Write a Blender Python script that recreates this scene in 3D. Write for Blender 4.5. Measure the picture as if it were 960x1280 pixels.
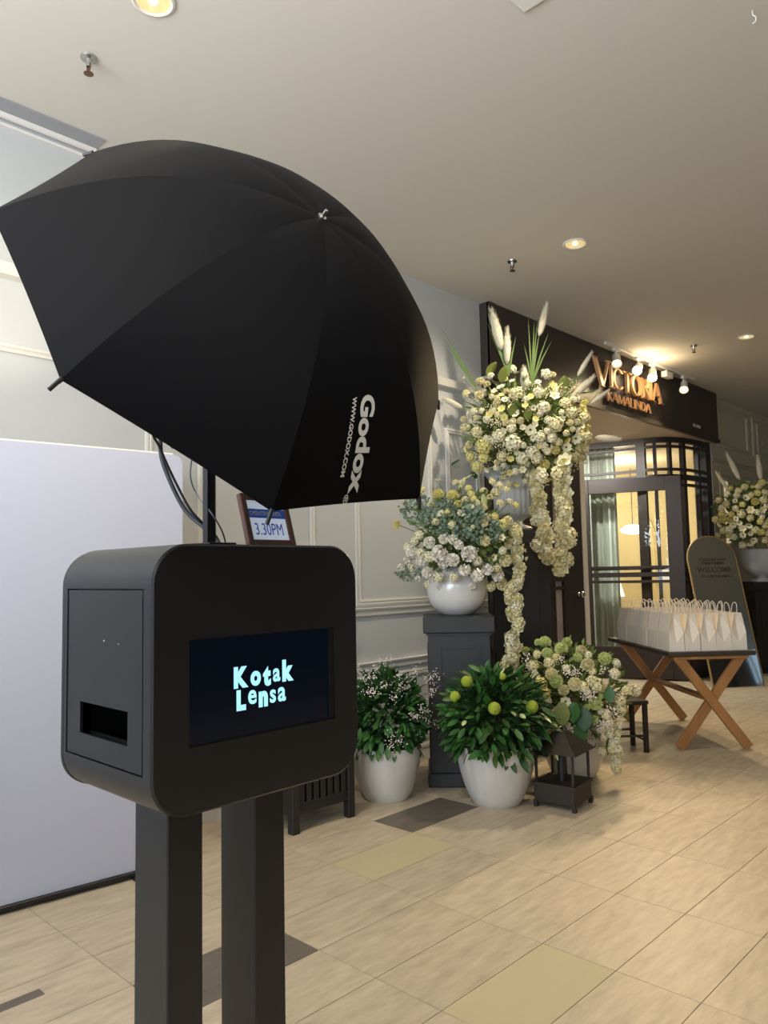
import bpy, bmesh, math, random
from mathutils import Vector, Matrix, Quaternion
random.seed(7)
PI = math.pi
SC = bpy.context.scene
COL = SC.collection
for o in list(bpy.data.objects): bpy.data.objects.remove(o)

# ------------------------------------------------------------------ camera
H = 1.44
FPX = 952.5
YAW, PITCH, ROLL = 0.765902, 0.078710, -0.019758
_f = Vector((-math.sin(YAW)*math.cos(PITCH), math.cos(YAW)*math.cos(PITCH), math.sin(PITCH)))
_r0 = Vector((math.cos(YAW), math.sin(YAW), 0)); _u0 = _r0.cross(_f)
CR = math.cos(ROLL)*_r0 + math.sin(ROLL)*_u0
CU = -math.sin(ROLL)*_r0 + math.cos(ROLL)*_u0
CF = _f
CP = Vector((0, 0, H))
cam = bpy.data.cameras.new('camera'); co = bpy.data.objects.new('camera', cam); COL.objects.link(co)
cam.sensor_fit = 'VERTICAL'; cam.sensor_height = 32.0; cam.lens = 32.0*FPX/1280.0
cam.clip_start = 0.02; cam.clip_end = 100
co.matrix_world = Matrix((( CR.x, CU.x, -CF.x, CP.x), (CR.y, CU.y, -CF.y, CP.y), (CR.z, CU.z, -CF.z, CP.z), (0, 0, 0, 1)))
SC.camera = co

# ------------------------------------------------------------------ view + world
SC.view_settings.view_transform = 'Standard'
SC.view_settings.look = 'None'
SC.view_settings.gamma = 1.0
SC.view_settings.use_curve_mapping = False
SC.view_settings.exposure = 0.3
wd = bpy.data.worlds.new('world'); SC.world = wd; wd.use_nodes = True
wd.node_tree.nodes['Background'].inputs[0].default_value = (0.80, 0.86, 1.0, 1)
wd.node_tree.nodes['Background'].inputs[1].default_value = 0.68

# ------------------------------------------------------------------ large lights
def look(o, target):
    d = Vector(target) - o.location
    o.rotation_euler = d.to_track_quat('-Z', 'Y').to_euler()
def area(name, loc, target, sx, sy, power, col):
    l = bpy.data.lights.new(name, 'AREA'); l.shape = 'RECTANGLE'; l.size = sx; l.size_y = sy; l.energy = power; l.color = col
    o = bpy.data.objects.new(name, l); COL.objects.link(o); o.location = loc; look(o, target); return o
def spot(name, loc, target, power, col, angle=70, blend=.6, r=.04):
    l = bpy.data.lights.new(name, 'SPOT'); l.energy = power; l.color = col; l.spot_size = math.radians(angle); l.spot_blend = blend; l.shadow_soft_size = r
    o = bpy.data.objects.new(name, l); COL.objects.link(o); o.location = loc; look(o, target); return o
area('mall_daylight', (-1.5, -5.0, 2.2), (-2.0, 2.0, 1.2), 3.6, 2.4, 155, (0.64, 0.80, 1.0))
area('mall_ceiling_light', (3.0, 3.0, 3.6), (1.0, 4.0, 0), 3.0, 5.0, 30, (1.0, 0.86, 0.66))
area('ceiling_fill', (-1.0, -1.2, 2.45), (-1.5, -.3, 4.1), 4.0, 2.2, 188, (0.96, 0.96, 0.98))  # added fill behind the camera, stands in for bounced light on the ceiling
WARM = (1.0, 0.76, 0.45)

# ------------------------------------------------------------------ picture helpers: pixel of the 960x1280 frame -> point in the room
def ray(px, py): return CF + CR*((px-480)/FPX) - CU*((py-640)/FPX)
def onz(px, py, z=0.0): d = ray(px, py); return CP + d*((z-H)/d.z)
def onx(px, py, x): d = ray(px, py); return CP + d*(x/d.x)
def ony(px, py, y): d = ray(px, py); return CP + d*(y/d.y)
def at(px, py, dep): return CP + ray(px, py)*dep

# ------------------------------------------------------------------ materials
def lin(c): return tuple((x/255/12.92 if x/255 <= .04045 else ((x/255+.055)/1.055)**2.4) for x in c)
MATS = {}
def mat(name, rgb, rough=.6, metal=0, noise=0, nscale=8, bump=0, bscale=60, emit=None, estr=0, vary=0, spec=.5, sheen=0, trans=0, coat=0, subs=0, stretch=None, rgb2=None):
    if name in MATS: return MATS[name]
    m = bpy.data.materials.new(name); m.use_nodes = True; N = m.node_tree.nodes; L = m.node_tree.links
    b = N['Principled BSDF']; c = lin(rgb)
    b.inputs['Base Color'].default_value = (*c, 1); b.inputs['Roughness'].default_value = rough; b.inputs['Metallic'].default_value = metal
    b.inputs['Specular IOR Level'].default_value = spec
    if sheen: b.inputs['Sheen Weight'].default_value = sheen; b.inputs['Sheen Roughness'].default_value = .4
    if trans: b.inputs['Transmission Weight'].default_value = trans
    if coat: b.inputs['Coat Weight'].default_value = coat; b.inputs['Coat Roughness'].default_value = .15
    if subs: b.inputs['Subsurface Weight'].default_value = subs; b.inputs['Subsurface Radius'].default_value = (.02, .02, .01); b.inputs['Subsurface Scale'].default_value = .5
    if emit: b.inputs['Emission Color'].default_value = (*lin(emit), 1); b.inputs['Emission Strength'].default_value = estr
    tc = N.new('ShaderNodeTexCoord'); src = tc.outputs['Object']
    if stretch:
        mp = N.new('ShaderNodeMapping'); mp.inputs['Scale'].default_value = stretch; L.new(src, mp.inputs[0]); src = mp.outputs[0]
    last = None
    if noise or rgb2:
        n = N.new('ShaderNodeTexNoise'); n.inputs['Scale'].default_value = nscale; n.inputs['Detail'].default_value = 5; L.new(src, n.inputs[0])
        r = N.new('ShaderNodeValToRGB'); r.color_ramp.elements[0].position = .3; r.color_ramp.elements[1].position = .7
        c2 = lin(rgb2) if rgb2 else tuple(min(1, x*(1+noise)) for x in c); c1 = c if rgb2 else tuple(x*(1-noise) for x in c)
        r.color_ramp.elements[0].color = (*c1, 1); r.color_ramp.elements[1].color = (*c2, 1)
        L.new(n.outputs[0], r.inputs[0]); L.new(r.outputs[0], b.inputs['Base Color']); last = r.outputs[0]
    if vary:
        oi = N.new('ShaderNodeObjectInfo'); hs = N.new('ShaderNodeHueSaturation'); mr = N.new('ShaderNodeMapRange')
        mr.inputs[3].default_value = 1-vary; mr.inputs[4].default_value = 1+vary*.5
        L.new(oi.outputs['Random'], mr.inputs[0]); L.new(mr.outputs[0], hs.inputs['Value'])
        if last: L.new(last, hs.inputs['Color'])
        else: hs.inputs['Color'].default_value = (*c, 1)
        L.new(hs.outputs[0], b.inputs['Base Color'])
    if bump:
        n = N.new('ShaderNodeTexNoise'); n.inputs['Scale'].default_value = bscale; n.inputs['Detail'].default_value = 4; L.new(src, n.inputs[0])
        bp = N.new('ShaderNodeBump'); bp.inputs['Strength'].default_value = bump; bp.inputs['Distance'].default_value = .01
        L.new(n.outputs[0], bp.inputs['Height']); L.new(bp.outputs[0], b.inputs['Normal'])
    MATS[name] = m; return m
def glassmat(name, col=(1, 1, 1), rough=0.0, mix=.12):
    m = bpy.data.materials.new(name); m.use_nodes = True; N = m.node_tree.nodes; L = m.node_tree.links
    N.remove(N['Principled BSDF']); t = N.new('ShaderNodeBsdfTransparent'); g = N.new('ShaderNodeBsdfGlossy'); mx = N.new('ShaderNodeMixShader'); lw = N.new('ShaderNodeLayerWeight'); pw = N.new('ShaderNodeMath'); fr = N.new('ShaderNodeMath')
    t.inputs[0].default_value = (*col, 1); g.inputs['Roughness'].default_value = rough; lw.inputs[0].default_value = .5; pw.operation = 'POWER'; pw.inputs[1].default_value = 4; fr.operation = 'MULTIPLY_ADD'; fr.inputs[1].default_value = .7; fr.inputs[2].default_value = .03
    L.new(lw.outputs['Facing'], pw.inputs[0]); L.new(pw.outputs[0], fr.inputs[0]); L.new(fr.outputs[0], mx.inputs[0]); L.new(t.outputs[0], mx.inputs[1]); L.new(g.outputs[0], mx.inputs[2]); L.new(mx.outputs[0], N['Material Output'].inputs[0]); return m

M_wall = mat('wall_paint', (188, 191, 190), .75, bump=.03, bscale=120)
M_wallmould = mat('moulding_paint', (208, 207, 200), .5)
M_ceil = mat('ceiling_paint', (205, 200, 190), .85, bump=.02, bscale=40)
M_black = mat('charcoal_metal', (36, 36, 38), .36, noise=.04, nscale=3, spec=.5)
M_blackd = mat('black_plastic', (22, 22, 23), .45)
M_fabric = mat('umbrella_nylon', (8, 8, 10), .68, bump=.05, bscale=25, spec=.11)
M_steel = mat('steel', (190, 190, 185), .25, metal=1)
M_print = mat('white_print', (205, 205, 200), .7)
M_bd = mat('backdrop_fabric', (184, 188, 204), .8)
M_grout = mat('grout', (124, 106, 82), .9)
M_wood = mat('oak', (170, 122, 74), .5, noise=.2, nscale=6, stretch=(1, 1, .15), bump=.05)
M_dwood = mat('dark_wood', (40, 33, 28), .45, noise=.15, nscale=10)
M_blackwood = mat('black_stained_wood', (34, 32, 31), .5, noise=.1, nscale=12)
M_ped = mat('pedestal_paint', (50, 51, 52), .5, noise=.03, nscale=4)
M_shop = mat('shopfront_paint', (44, 38, 37), .45)
M_fascia = mat('fascia_paint', (58, 50, 45), .5, noise=.03)
M_pot = mat('glazed_pot', (205, 203, 196), .35, noise=.05, nscale=18, bump=.05, bscale=40, coat=.3, stretch=(1, 1, .25))
M_vase = mat('pearl_vase', (214, 213, 208), .22, noise=.03, nscale=8, coat=.6)
M_urn = mat('grey_urn', (186, 190, 190), .6, noise=.05)
M_soil = mat('soil', (45, 34, 24), .95, noise=.3, nscale=40)
M_copper = mat('copper', (232, 178, 126), .42, metal=.15)
M_white = mat('white_metal', (225, 222, 215), .45)
M_paper = mat('white_paper', (242, 232, 214), .75, noise=.02, nscale=20)
M_curtain = mat('curtain', (206, 214, 204), .85)
M_cream = mat('shop_wall', (226, 214, 176), .8)
M_glass = glassmat('glass', (.97, .98, .97))
M_mirror = mat('mirror', (205, 212, 208), .04, metal=1)
M_gold = mat('brass', (176, 150, 106), .4, metal=.5)
M_brown = mat('brown_frame', (98, 66, 56), .45, noise=.1, nscale=12)

# ------------------------------------------------------------------ mesh helpers
class MB:
    def __init__(s): s.v = []; s.f = []; s.mi = []; s.m = 0
    def face(s, pts):
        i = len(s.v); s.v += [tuple(p) for p in pts]; s.f.append(list(range(i, i+len(pts)))); s.mi.append(s.m)
    def grid(s, P, closeu=False):
        i = len(s.v); nu = len(P); nv = len(P[0])
        for row in P: s.v += [tuple(p) for p in row]
        for a in range(nu if closeu else nu-1):
            for b in range(nv-1):
                a2 = (a+1) % nu
                s.f.append([i+a*nv+b, i+a2*nv+b, i+a2*nv+b+1, i+a*nv+b+1]); s.mi.append(s.m)
    def box(s, x0, x1, y0, y1, z0, z1, M=None):
        c = [Vector((x, y, z)) for z in (z0, z1) for x, y in ((x0, y0), (x1, y0), (x1, y1), (x0, y1))]
        if M is not None: c = [M @ p for p in c]
        i = len(s.v); s.v += [tuple(p) for p in c]
        for f in ((3, 2, 1, 0), (4, 5, 6, 7), (0, 1, 5, 4), (1, 2, 6, 5), (2, 3, 7, 6), (3, 0, 4, 7)):
            s.f.append([i+k for k in f]); s.mi.append(s.m)
    def bbox(s, x0, x1, y0, y1, z0, z1, b=.004, M=None):
        # box with chamfered edges
        bm = bmesh.new(); bmesh.ops.create_cube(bm, size=1)
        for v in bm.verts: v.co = Vector(((x0+x1)/2+v.co.x*(x1-x0), (y0+y1)/2+v.co.y*(y1-y0), (z0+z1)/2+v.co.z*(z1-z0)))
        bmesh.ops.bevel(bm, geom=bm.edges[:], offset=b, segments=1, affect='EDGES')
        s.addbm(bm, M)
    def addbm(s, bm, M=None):
        i = len(s.v); bm.verts.index_update()
        for v in bm.verts: s.v.append(tuple(M @ v.co if M is not None else v.co))
        for f in bm.faces: s.f.append([i+v.index for v in f.verts]); s.mi.append(s.m)
        bm.free()
    def lathe(s, prof, c=(0, 0, 0), n=32, flute=0, nf=20, fr=(0, 0)):
        P = []
        for k in range(n):
            a = 2*PI*k/n; row = []
            for r, z in prof:
                rr = r*(1+(flute*math.cos(a*nf) if flute and fr[0] < z < fr[1] else 0))
                row.append((c[0]+rr*math.cos(a), c[1]+rr*math.sin(a), c[2]+z))
            P.append(row)
        s.grid(P, closeu=True)
    def tube(s, pts, r, n=8, cap=True):
        pts = [Vector(p) for p in pts]; rs = r if isinstance(r, (list, tuple)) else [r]*len(pts)
        rows = []; up = None
        for k, p in enumerate(pts):
            t = (pts[min(k+1, len(pts)-1)]-pts[max(k-1, 0)]).normalized()
            if up is None:
                up = Vector((0, 0, 1)) if abs(t.z) < .9 else Vector((1, 0, 0))
            a = t.cross(up).normalized(); b = a.cross(t).normalized(); up = b
            rows.append([p+rs[k]*(math.cos(2*PI*j/n)*a+math.sin(2*PI*j/n)*b) for j in range(n)])
        i = len(s.v)
        for row in rows: s.v += [tuple(q) for q in row]
        for k in range(len(rows)-1):
            for j in range(n):
                j2 = (j+1) % n; s.f.append([i+k*n+j, i+k*n+j2, i+(k+1)*n+j2, i+(k+1)*n+j]); s.mi.append(s.m)
        if cap:
            s.f.append([i+j for j in range(n)][::-1]); s.mi.append(s.m); e = i+(len(rows)-1)*n; s.f.append([e+j for j in range(n)]); s.mi.append(s.m)
    def mesh(s, name, mats, smooth=False, sharp=35):
        me = bpy.data.meshes.new(name); me.from_pydata(s.v, [], s.f)
        for m in (mats if isinstance(mats, (list, tuple)) else [mats]): me.materials.append(m)
        me.polygons.foreach_set('material_index', s.mi)
        if smooth:
            me.polygons.foreach_set('use_smooth', [True]*len(s.f))
            me.update(); me.validate()
            try: me.set_sharp_from_angle(angle=math.radians(sharp))
            except Exception: pass
        me.update(); return me
    def build(s, name, mats, parent=None, smooth=False, sharp=35, loc=None, rot=None):
        o = bpy.data.objects.new(name, s.mesh(name, mats, smooth, sharp)); COL.objects.link(o)
        if parent: o.parent = parent
        if loc is not None: o.location = loc
        if rot is not None: o.rotation_euler = rot
        return o
def tag(o, label=None, cat=None, group=None, kind=None):
    if label: o['label'] = label
    if cat: o['category'] = cat
    if group: o['group'] = group
    if kind: o['kind'] = kind
    return o
def thing(name, label, cat, loc=(0, 0, 0), rz=0, group=None, rot=None):
    o = bpy.data.objects.new(name, None); COL.objects.link(o); o.location = loc; o.rotation_euler = rot or (0, 0, rz); o.empty_display_size = .05
    return tag(o, label, cat, group)
def inst(name, me, parent=None, M=None, loc=None, rot=None, scale=None):
    o = bpy.data.objects.new(name, me); COL.objects.link(o)
    if parent: o.parent = parent
    if M is not None: o.matrix_local = M
    if loc is not None: o.location = loc
    if rot is not None: o.rotation_euler = rot
    if scale is not None: o.scale = scale if not isinstance(scale, (int, float)) else (scale,)*3
    return o
def copy_tree(o, parent=None):
    c = o.copy(); COL.objects.link(c)
    if parent: c.parent = parent
    for ch in [x for x in o.children]: copy_tree(ch, c)
    return c
def st(o, kind='structure'): o['kind'] = kind; return o
def textmesh(body, size, offset=0, extrude=0, spacing=1.0, align='LEFT'):
    cu = bpy.data.curves.new('t', 'FONT'); cu.body = body; cu.size = size; cu.offset = offset; cu.extrude = extrude; cu.space_character = spacing
    cu.align_x = align; cu.resolution_u = 4
    o = bpy.data.objects.new('t', cu); COL.objects.link(o)
    dg = bpy.context.evaluated_depsgraph_get(); me = bpy.data.meshes.new_from_object(o.evaluated_get(dg))
    bpy.data.objects.remove(o); me.materials.clear(); return me
def frame_matrix(origin, ex, ey):
    ex = Vector(ex).normalized(); ey = Vector(ey).normalized(); ez = ex.cross(ey)
    return Matrix(((ex.x, ey.x, ez.x, origin[0]), (ex.y, ey.y, ez.y, origin[1]), (ex.z, ey.z, ez.z, origin[2]), (0, 0, 0, 1)))

# ================================================================== SETTING
WX = -3.95; CZ = 3.80
# ---- floor with tiles
b = MB(); b.box(-12, 6, -6, 18, -.06, -.004); floor = st(b.build('floor', M_grout))
def tile_mat(name, rgb, rgb2, rough, bump):
    m = bpy.data.materials.new(name); m.use_nodes = True; N = m.node_tree.nodes; L = m.node_tree.links; bs = N['Principled BSDF']
    tc = N.new('ShaderNodeTexCoord'); oi = N.new('ShaderNodeObjectInfo'); geo = N.new('ShaderNodeNewGeometry')
    mp = N.new('ShaderNodeMapping'); mp.inputs['Scale'].default_value = (1.5, .32, 1); mp.inputs['Rotation'].default_value = (0, 0, .9)
    ad = N.new('ShaderNodeVectorMath'); ad.operation = 'ADD'; sc = N.new('ShaderNodeVectorMath'); sc.operation = 'SCALE'; sc.inputs[3].default_value = 3
    L.new(oi.outputs['Location'], sc.inputs[0]); L.new(geo.outputs['Position'], ad.inputs[0]); L.new(sc.outputs[0], ad.inputs[1]); L.new(ad.outputs[0], mp.inputs[0])
    n = N.new('ShaderNodeTexNoise'); n.inputs['Scale'].default_value = 16; n.inputs['Detail'].default_value = 9; n.inputs['Roughness'].default_value = .62; n.inputs['Distortion'].default_value = .25; L.new(mp.outputs[0], n.inputs[0])
    r = N.new('ShaderNodeValToRGB'); r.color_ramp.elements[0].position = .32; r.color_ramp.elements[1].position = .68
    r.color_ramp.elements[0].color = (*lin(rgb), 1); r.color_ramp.elements[1].color = (*lin(rgb2), 1); L.new(n.outputs[0], r.inputs[0])
    hs = N.new('ShaderNodeHueSaturation'); mr = N.new('ShaderNodeMapRange'); mr.inputs[3].default_value = .95; mr.inputs[4].default_value = 1.04
    L.new(oi.outputs['Random'], mr.inputs[0]); L.new(mr.outputs[0], hs.inputs['Value']); L.new(r.outputs[0], hs.inputs['Color']); L.new(hs.outputs[0], bs.inputs['Base Color'])
    bs.inputs['Roughness'].default_value = rough
    if bump:
        n2 = N.new('ShaderNodeTexNoise'); n2.inputs['Scale'].default_value = 14; n2.inputs['Detail'].default_value = 7; n2.inputs['Distortion'].default_value = .5; L.new(mp.outputs[0], n2.inputs[0])
        bp = N.new('ShaderNodeBump'); bp.inputs['Strength'].default_value = bump; bp.inputs['Distance'].default_value = .012; L.new(n2.outputs[0], bp.inputs['Height']); L.new(bp.outputs[0], bs.inputs['Normal'])
    return m
M_tile = tile_mat('slate_tile', (166, 152, 130), (194, 180, 156), .48, .16)
M_tile_s = tile_mat('plain_tile', (184, 172, 138), (187, 175, 141), .6, 0)
M_tile_d = tile_mat('dark_tile', (92, 86, 76), (106, 99, 88), .5, .2)
SX, SY, X0, Y0 = .3045, .608, -1.097, 2.608
def tile_mesh(m):
    b = MB(); g = .0012; w, l = SX-g, SY-g; c = .0012
    P = [[(-w/2, -l/2, -.004), (-w/2, l/2, -.004), (w/2, l/2, -.004), (w/2, -l/2, -.004)], [(-w/2+c, -l/2+c, 0), (-w/2+c, l/2-c, 0), (w/2-c, l/2-c, 0), (w/2-c, -l/2+c, 0)]]
    i = 0; b.v = P[0]+P[1]; b.f = [[7, 6, 5, 4]]+[[k, k+4, (k+1) % 4+4, (k+1) % 4] for k in range(4)]
    b.f = [f[::-1] for f in b.f[1:]]+[[7, 6, 5, 4]]; b.mi = [0]*5
    return b.mesh('tile', m)
TM = [tile_mesh(m) for m in (M_tile, M_tile_s, M_tile_d)]
cells = []
for i in range(-24, 18):
    for j in range(-12, 24):
        cx = X0+(i+.5)*SX; cy = Y0+(j+.5)*SY
        if cx < WX-.1 and cy < 6.9: continue
        if cx < -9.5 or cx > 4.5 or cy < -4 or cy > 16: continue
        d = Vector((cx, cy, 0))-CP; z = d.dot(CF); vis = False
        if z > .3:
            sx = 480+FPX*d.dot(CR)/z; sy = 640-FPX*d.dot(CU)/z
            vis = -90 < sx < 1050 and sy < 1370 and not (cx < WX-.1)
        cells.append((0 if vis else 1, z if vis else 0, i, j, cx, cy))
cells.sort()
special = {(-4-2, 0): 1, (-2, -1): 1, (-7, 1): 2, (-5, -2): 2}
special[(-6, 0)] = 1
far = MB(); cnt = 0
for v, z, i, j, cx, cy in cells:
    k = special.get((i, j), 0)
    if v == 0 and cnt < 295:
        inst('tile', TM[k], floor, loc=(cx, cy, 0)); cnt += 1
    else:
        g = .0012; far.face([(cx-SX/2+g, cy-SY/2+g, 0), (cx+SX/2-g, cy-SY/2+g, 0), (cx+SX/2-g, cy+SY/2-g, 0), (cx-SX/2+g, cy+SY/2-g, 0)])
st(far.build('distant_tile', M_tile, floor), 'stuff')
b = MB(); b.box(-2.845, -2.795, .2, 1.158, .0002, .0012); tag(b.build('floor_tape', M_tile_d), 'dark grey strip of tape stuck on the pale floor tiles', 'tape')

# ---- ceiling
b = MB(); b.box(-12, 6, -6, 18, CZ, CZ+.1); ceiling = st(b.build('ceiling', M_ceil))
# ---- left wall, near piece (y -6 .. 5.4) with panel mouldings
b = MB(); b.box(WX-.25, WX, -6, 5.38, 0, CZ); wl = st(b.build('wall_left', M_wall))
def rail(y0, y1, z, prof, x=WX, name='rail', m=None, parent=None):
    b = MB(); P = [[(x+dx, y, z+dz) for dx, dz in prof] for y in (y0, y1)]; b.grid(P)
    for r in (0, 1): b.face(P[r] if r == 0 else P[r][::-1])
    return b.build(name, m or M_wallmould, parent or wl)
PR = [(-.005, -.03), (.018, -.028), (.02, -.014), (.008, -.008), (.008, .006), (.028, .014), (.032, .026), (-.005, .03)]
PF = [(-.005, -.022), (.010, -.02), (.016, -.006), (.008, 0), (.016, .008), (.012, .02), (-.005, .022)]
def pframe(y0, y1, z0, z1, x=WX, parent=None, s=1.0, m=None):
    b = MB()
    n = len(PF)
    rings = []
    for (y, z, sy, sz) in ((y0, z0, 1, 1), (y1, z0, -1, 1), (y1, z1, -1, -1), (y0, z1, 1, -1)):
        rings.append([(x+dx*s, y+sy*(.022+dz)*s, z+sz*(.022+dz)*s) for dx, dz in PF])
    b.grid(rings, closeu=True)
    return b.build('panel_moulding', m or M_wallmould, parent or wl, smooth=True)
rail(-6, 5.38, 1.155, PR); rail(-6, 5.38, .765, PR, name='lower_rail')
rail(-6, 5.38, 2.99, [(-.005, -.04), (.05, -.03), (.06, .03), (.01, .045), (-.005, .045)], name='picture_rail')
for a, c in ((-5.9, -4.6), (-4.3, -3.0), (-2.7, -1.4), (-1.1, .4), (.75, 2.2), (2.5, 3.42), (3.80, 4.665), (4.85, 5.30)):
    pframe(a, c, 1.20, 2.62); pframe(a, c, .16, .70)
b = MB(); b.box(WX, WX+.018, -6, 5.38, 0, .13); b.box(WX, WX+.024, -6, 5.38, .10, .12); st(b.build('baseboard_left', M_wallmould))
# fixed curtain track at ceiling
b = MB(); b.box(WX+.001, WX+.16, -3, 1.83, CZ-.006, CZ+.001); b.m = 1; b.box(WX+.03, WX+.05, -3, 1.83, CZ-.03, CZ-.006); b.box(WX+.001, WX+.012, -3, 1.83, CZ-.055, CZ-.04); b.m = 2
st(b.build('trim_1', [mat('track_board', (150, 152, 155), .6), M_white, M_white]))

# ---- far piece of the left wall beyond the shop
b = MB(); b.box(WX-.25, WX, 10.62, 18, 0, CZ); wf = st(b.build('wall_left_far', mat('far_wall_paint', (200, 190, 165), .8)))
M_farm = mat('far_mould', (196, 186, 160), .6)
for a, c in ((10.85, 12.1), (12.3, 14.2), (14.5, 16.4)):
    pframe(a, c, .5, 2.75, parent=wf, s=1.5, m=M_farm); pframe(a, c, 3.1, 3.7, parent=wf, s=1.5, m=M_farm)
rail(10.62, 18, 2.9, PR, parent=wf, m=M_farm)
b = MB(); b.box(WX+.001, WX+.03, 11.02, 11.10, 1.75, 2.62); tag(b.build('wall_strip', mat('wall_strip', (250, 235, 200), .6, emit=(255, 235, 190), estr=.35)), 'thin upright white strip on the wall right of the shopfront', 'lamp')  # pale upright strip that emits faintly
b = MB()
for k in range(6):
    a = k*PI/3; c_ = Vector((WX+.012, 12.6, 3.22))
    d = Vector((0, math.cos(a), math.sin(a))); n_ = Vector((0, -math.sin(a), math.cos(a)))
    b.tube([c_+d*.02, c_+d*.12+n_*.05, c_+d*.22, c_+d*.12-n_*.05, c_+d*.02], .009, 5)
b.box(WX, WX+.02, 12.52, 12.68, 2.78, 3.68)
tag(b.build('wall_ornament', M_farm), 'flower shaped wall ornament on a strip at the far right edge', 'ornament')
# end wall of the concourse + far opposite side are outside the frame and left open
b = MB(); b.box(-12, 6, 18, 18.2, 0, CZ); st(b.build('wall_back', M_wall))
b = MB(); b.box(6, 6.2, -3.5, 18.2, 0, CZ)
for k in range(7): b.box(5.94, 6, -3.4+k*3.0, -3.1+k*3.0, 0, CZ)
st(b.build('wall_right', mat('opposite_shops', (84, 76, 68), .7)))

b = MB(); b.box(5.90, 5.93, 9.4, 14.4, 2.3, 3.72); glow_pn = st(b.build('mirror_glow_panel', mat('mirror_glow', (150, 170, 185), .5, emit=(150, 178, 205), estr=.8)))  # added glowing panel out of view, brightens what the mirror reflects
for k in range(26): b = MB(); b.box(5.86, 5.90, 9.45+k*.19, 9.50+k*.19, 2.9, 3.72); b.build('glow_panel_bar', M_white, glow_pn)  # added white bars before the glowing panel, seen only in the mirror
b = MB(); b.box(5.85, 5.90, 9.4, 14.4, 2.84, 2.92); b.build('glow_panel_sill', M_white, glow_pn)  # added ledge of the glowing panel

# ---- shop: dark pilaster, fascia, recess
SZ = 3.12
b = MB(); b.box(WX-.6, WX-.02, 5.38, 6.47, 0, SZ); b.bbox(WX-.02, WX, 5.38, 6.47, 0, .16); sf = st(b.build('wall_shopfront', M_shop))
def flatpanel(y0, y1, z0, z1, parent, x=WX-.02):
    b = MB(); b.box(x, x+.018, y0, y0+.09, z0, z1); b.box(x, x+.018, y1-.09, y1, z0, z1); b.box(x, x+.018, y0+.09, y1-.09, z0, z0+.09); b.box(x, x+.018, y0+.09, y1-.09, z1-.09, z1)
    b.box(x, x+.008, y0+.14, y1-.14, z0+.14, z1-.14)
    return b.build('panel', M_shop, parent)
for z0, z1 in ((.18, 1.15), (1.17, 2.3), (2.32, 3.1)): flatpanel(5.40, 6.45, z0, z1, sf)
fx = -3.85
b = MB(); b.box(-3.99, fx-.03, 5.38, 10.62, SZ+.035, CZ); b.box(fx-.03, fx, 5.38, 10.65, 3.16, CZ)
b.box(fx-.02, fx+.02, 5.38, 10.65, 3.11, 3.16); b.box(fx-.02, fx+.008, 5.38, 5.47, 3.16, CZ)
fas = st(b.build('trim_2', M_fascia)); fas['label'] = 'dark signboard over the shop entrance'
b = MB(); b.box(-10, fx-.02, 5.4, 10.63, SZ, SZ+.03); st(b.build('ceiling_entrance', mat('soffit_paint', (196, 182, 168), .8)))
# back walls of shop interior
b = MB(); b.box(-9.6, -9.5, 6.0, 16, 0, SZ); st(b.build('wall_shop_left', M_cream))
b = MB(); b.box(-9.6, WX-.25, 13.6, 13.7, 0, SZ)
bw = st(b.build('wall_shop_back', M_cream))
b = MB(); b.box(-9.6, WX-.6, 5.9, 6.0, 0, SZ); st(b.build('wall_shop_near', M_cream))
b = MB(); b.box(-10, WX-.25, 10.63, 13.7, SZ, SZ+.03); st(b.build('ceiling_shop', mat('shop_ceiling', (225, 215, 190), .8)))
# arch on the back wall
b = MB(); pts = []
for k in range(13): a = PI-PI*k/12; pts.append((-6.9+.75*math.cos(a), 1.9+.75*math.sin(a)))
pts = [(-7.65, .1)]+pts+[(-6.15, .1)]
b.tube([(x, 13.58, z) for x, z in pts], .05, 6)
tag(b.build('arch', mat('arch_plaster', (235, 222, 180), .7), bw, smooth=True), None)

# ---- bow window behind the door (curved glazing)
path = [(-5.35, 9.28), (-5.0, 9.42), (-4.68, 9.50), (-4.36, 9.52), (-4.17, 9.63), (-4.05, 9.85), (-4.0, 10.2), (-3.99, 10.56)]
def smoothpath(p, n=6):
    out = []
    for i in range(len(p)-1):
        p0 = Vector(p[max(i-1, 0)]); p1 = Vector(p[i]); p2 = Vector(p[i+1]); p3 = Vector(p[min(i+2, len(p)-1)])
        for k in range(n):
            t = k/n; out.append(.5*((2*p1)+(p2-p0)*t+(2*p0-5*p1+4*p2-p3)*t*t+(3*p1-p0-3*p2+p3)*t**3))
    out.append(Vector(p[-1])); return out
sp = smoothpath(path)
bow = st(thing('window_1', None, None)); del bow['kind']; bow['kind'] = 'structure'
def bowrail(z, h, th=.05, i0=0, i1=None):
    P = sp[i0:i1]; rows = []
    for k, p in enumerate(P):
        t = (P[min(k+1, len(P)-1)]-P[max(k-1, 0)]).normalized(); n = Vector((t.y, -t.x))
        rows.append([(p.x+n.x*th/2, p.y+n.y*th/2, z-h/2), (p.x+n.x*th/2, p.y+n.y*th/2, z+h/2), (p.x-n.x*th/2, p.y-n.y*th/2, z+h/2), (p.x-n.x*th/2, p.y-n.y*th/2, z-h/2), (p.x+n.x*th/2, p.y+n.y*th/2, z-h/2)])
    b = MB(); b.grid(rows); return b.build('window_rail', M_shop, bow)
for z, h in ((3.085, .07), (3.0, .035), (2.70, .035), (2.60, .07), (2.50, .035), (1.42, .035), (1.34, .06), (1.25, .035), (.35, .06), (.06, .12)): bowrail(z, h)
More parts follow.
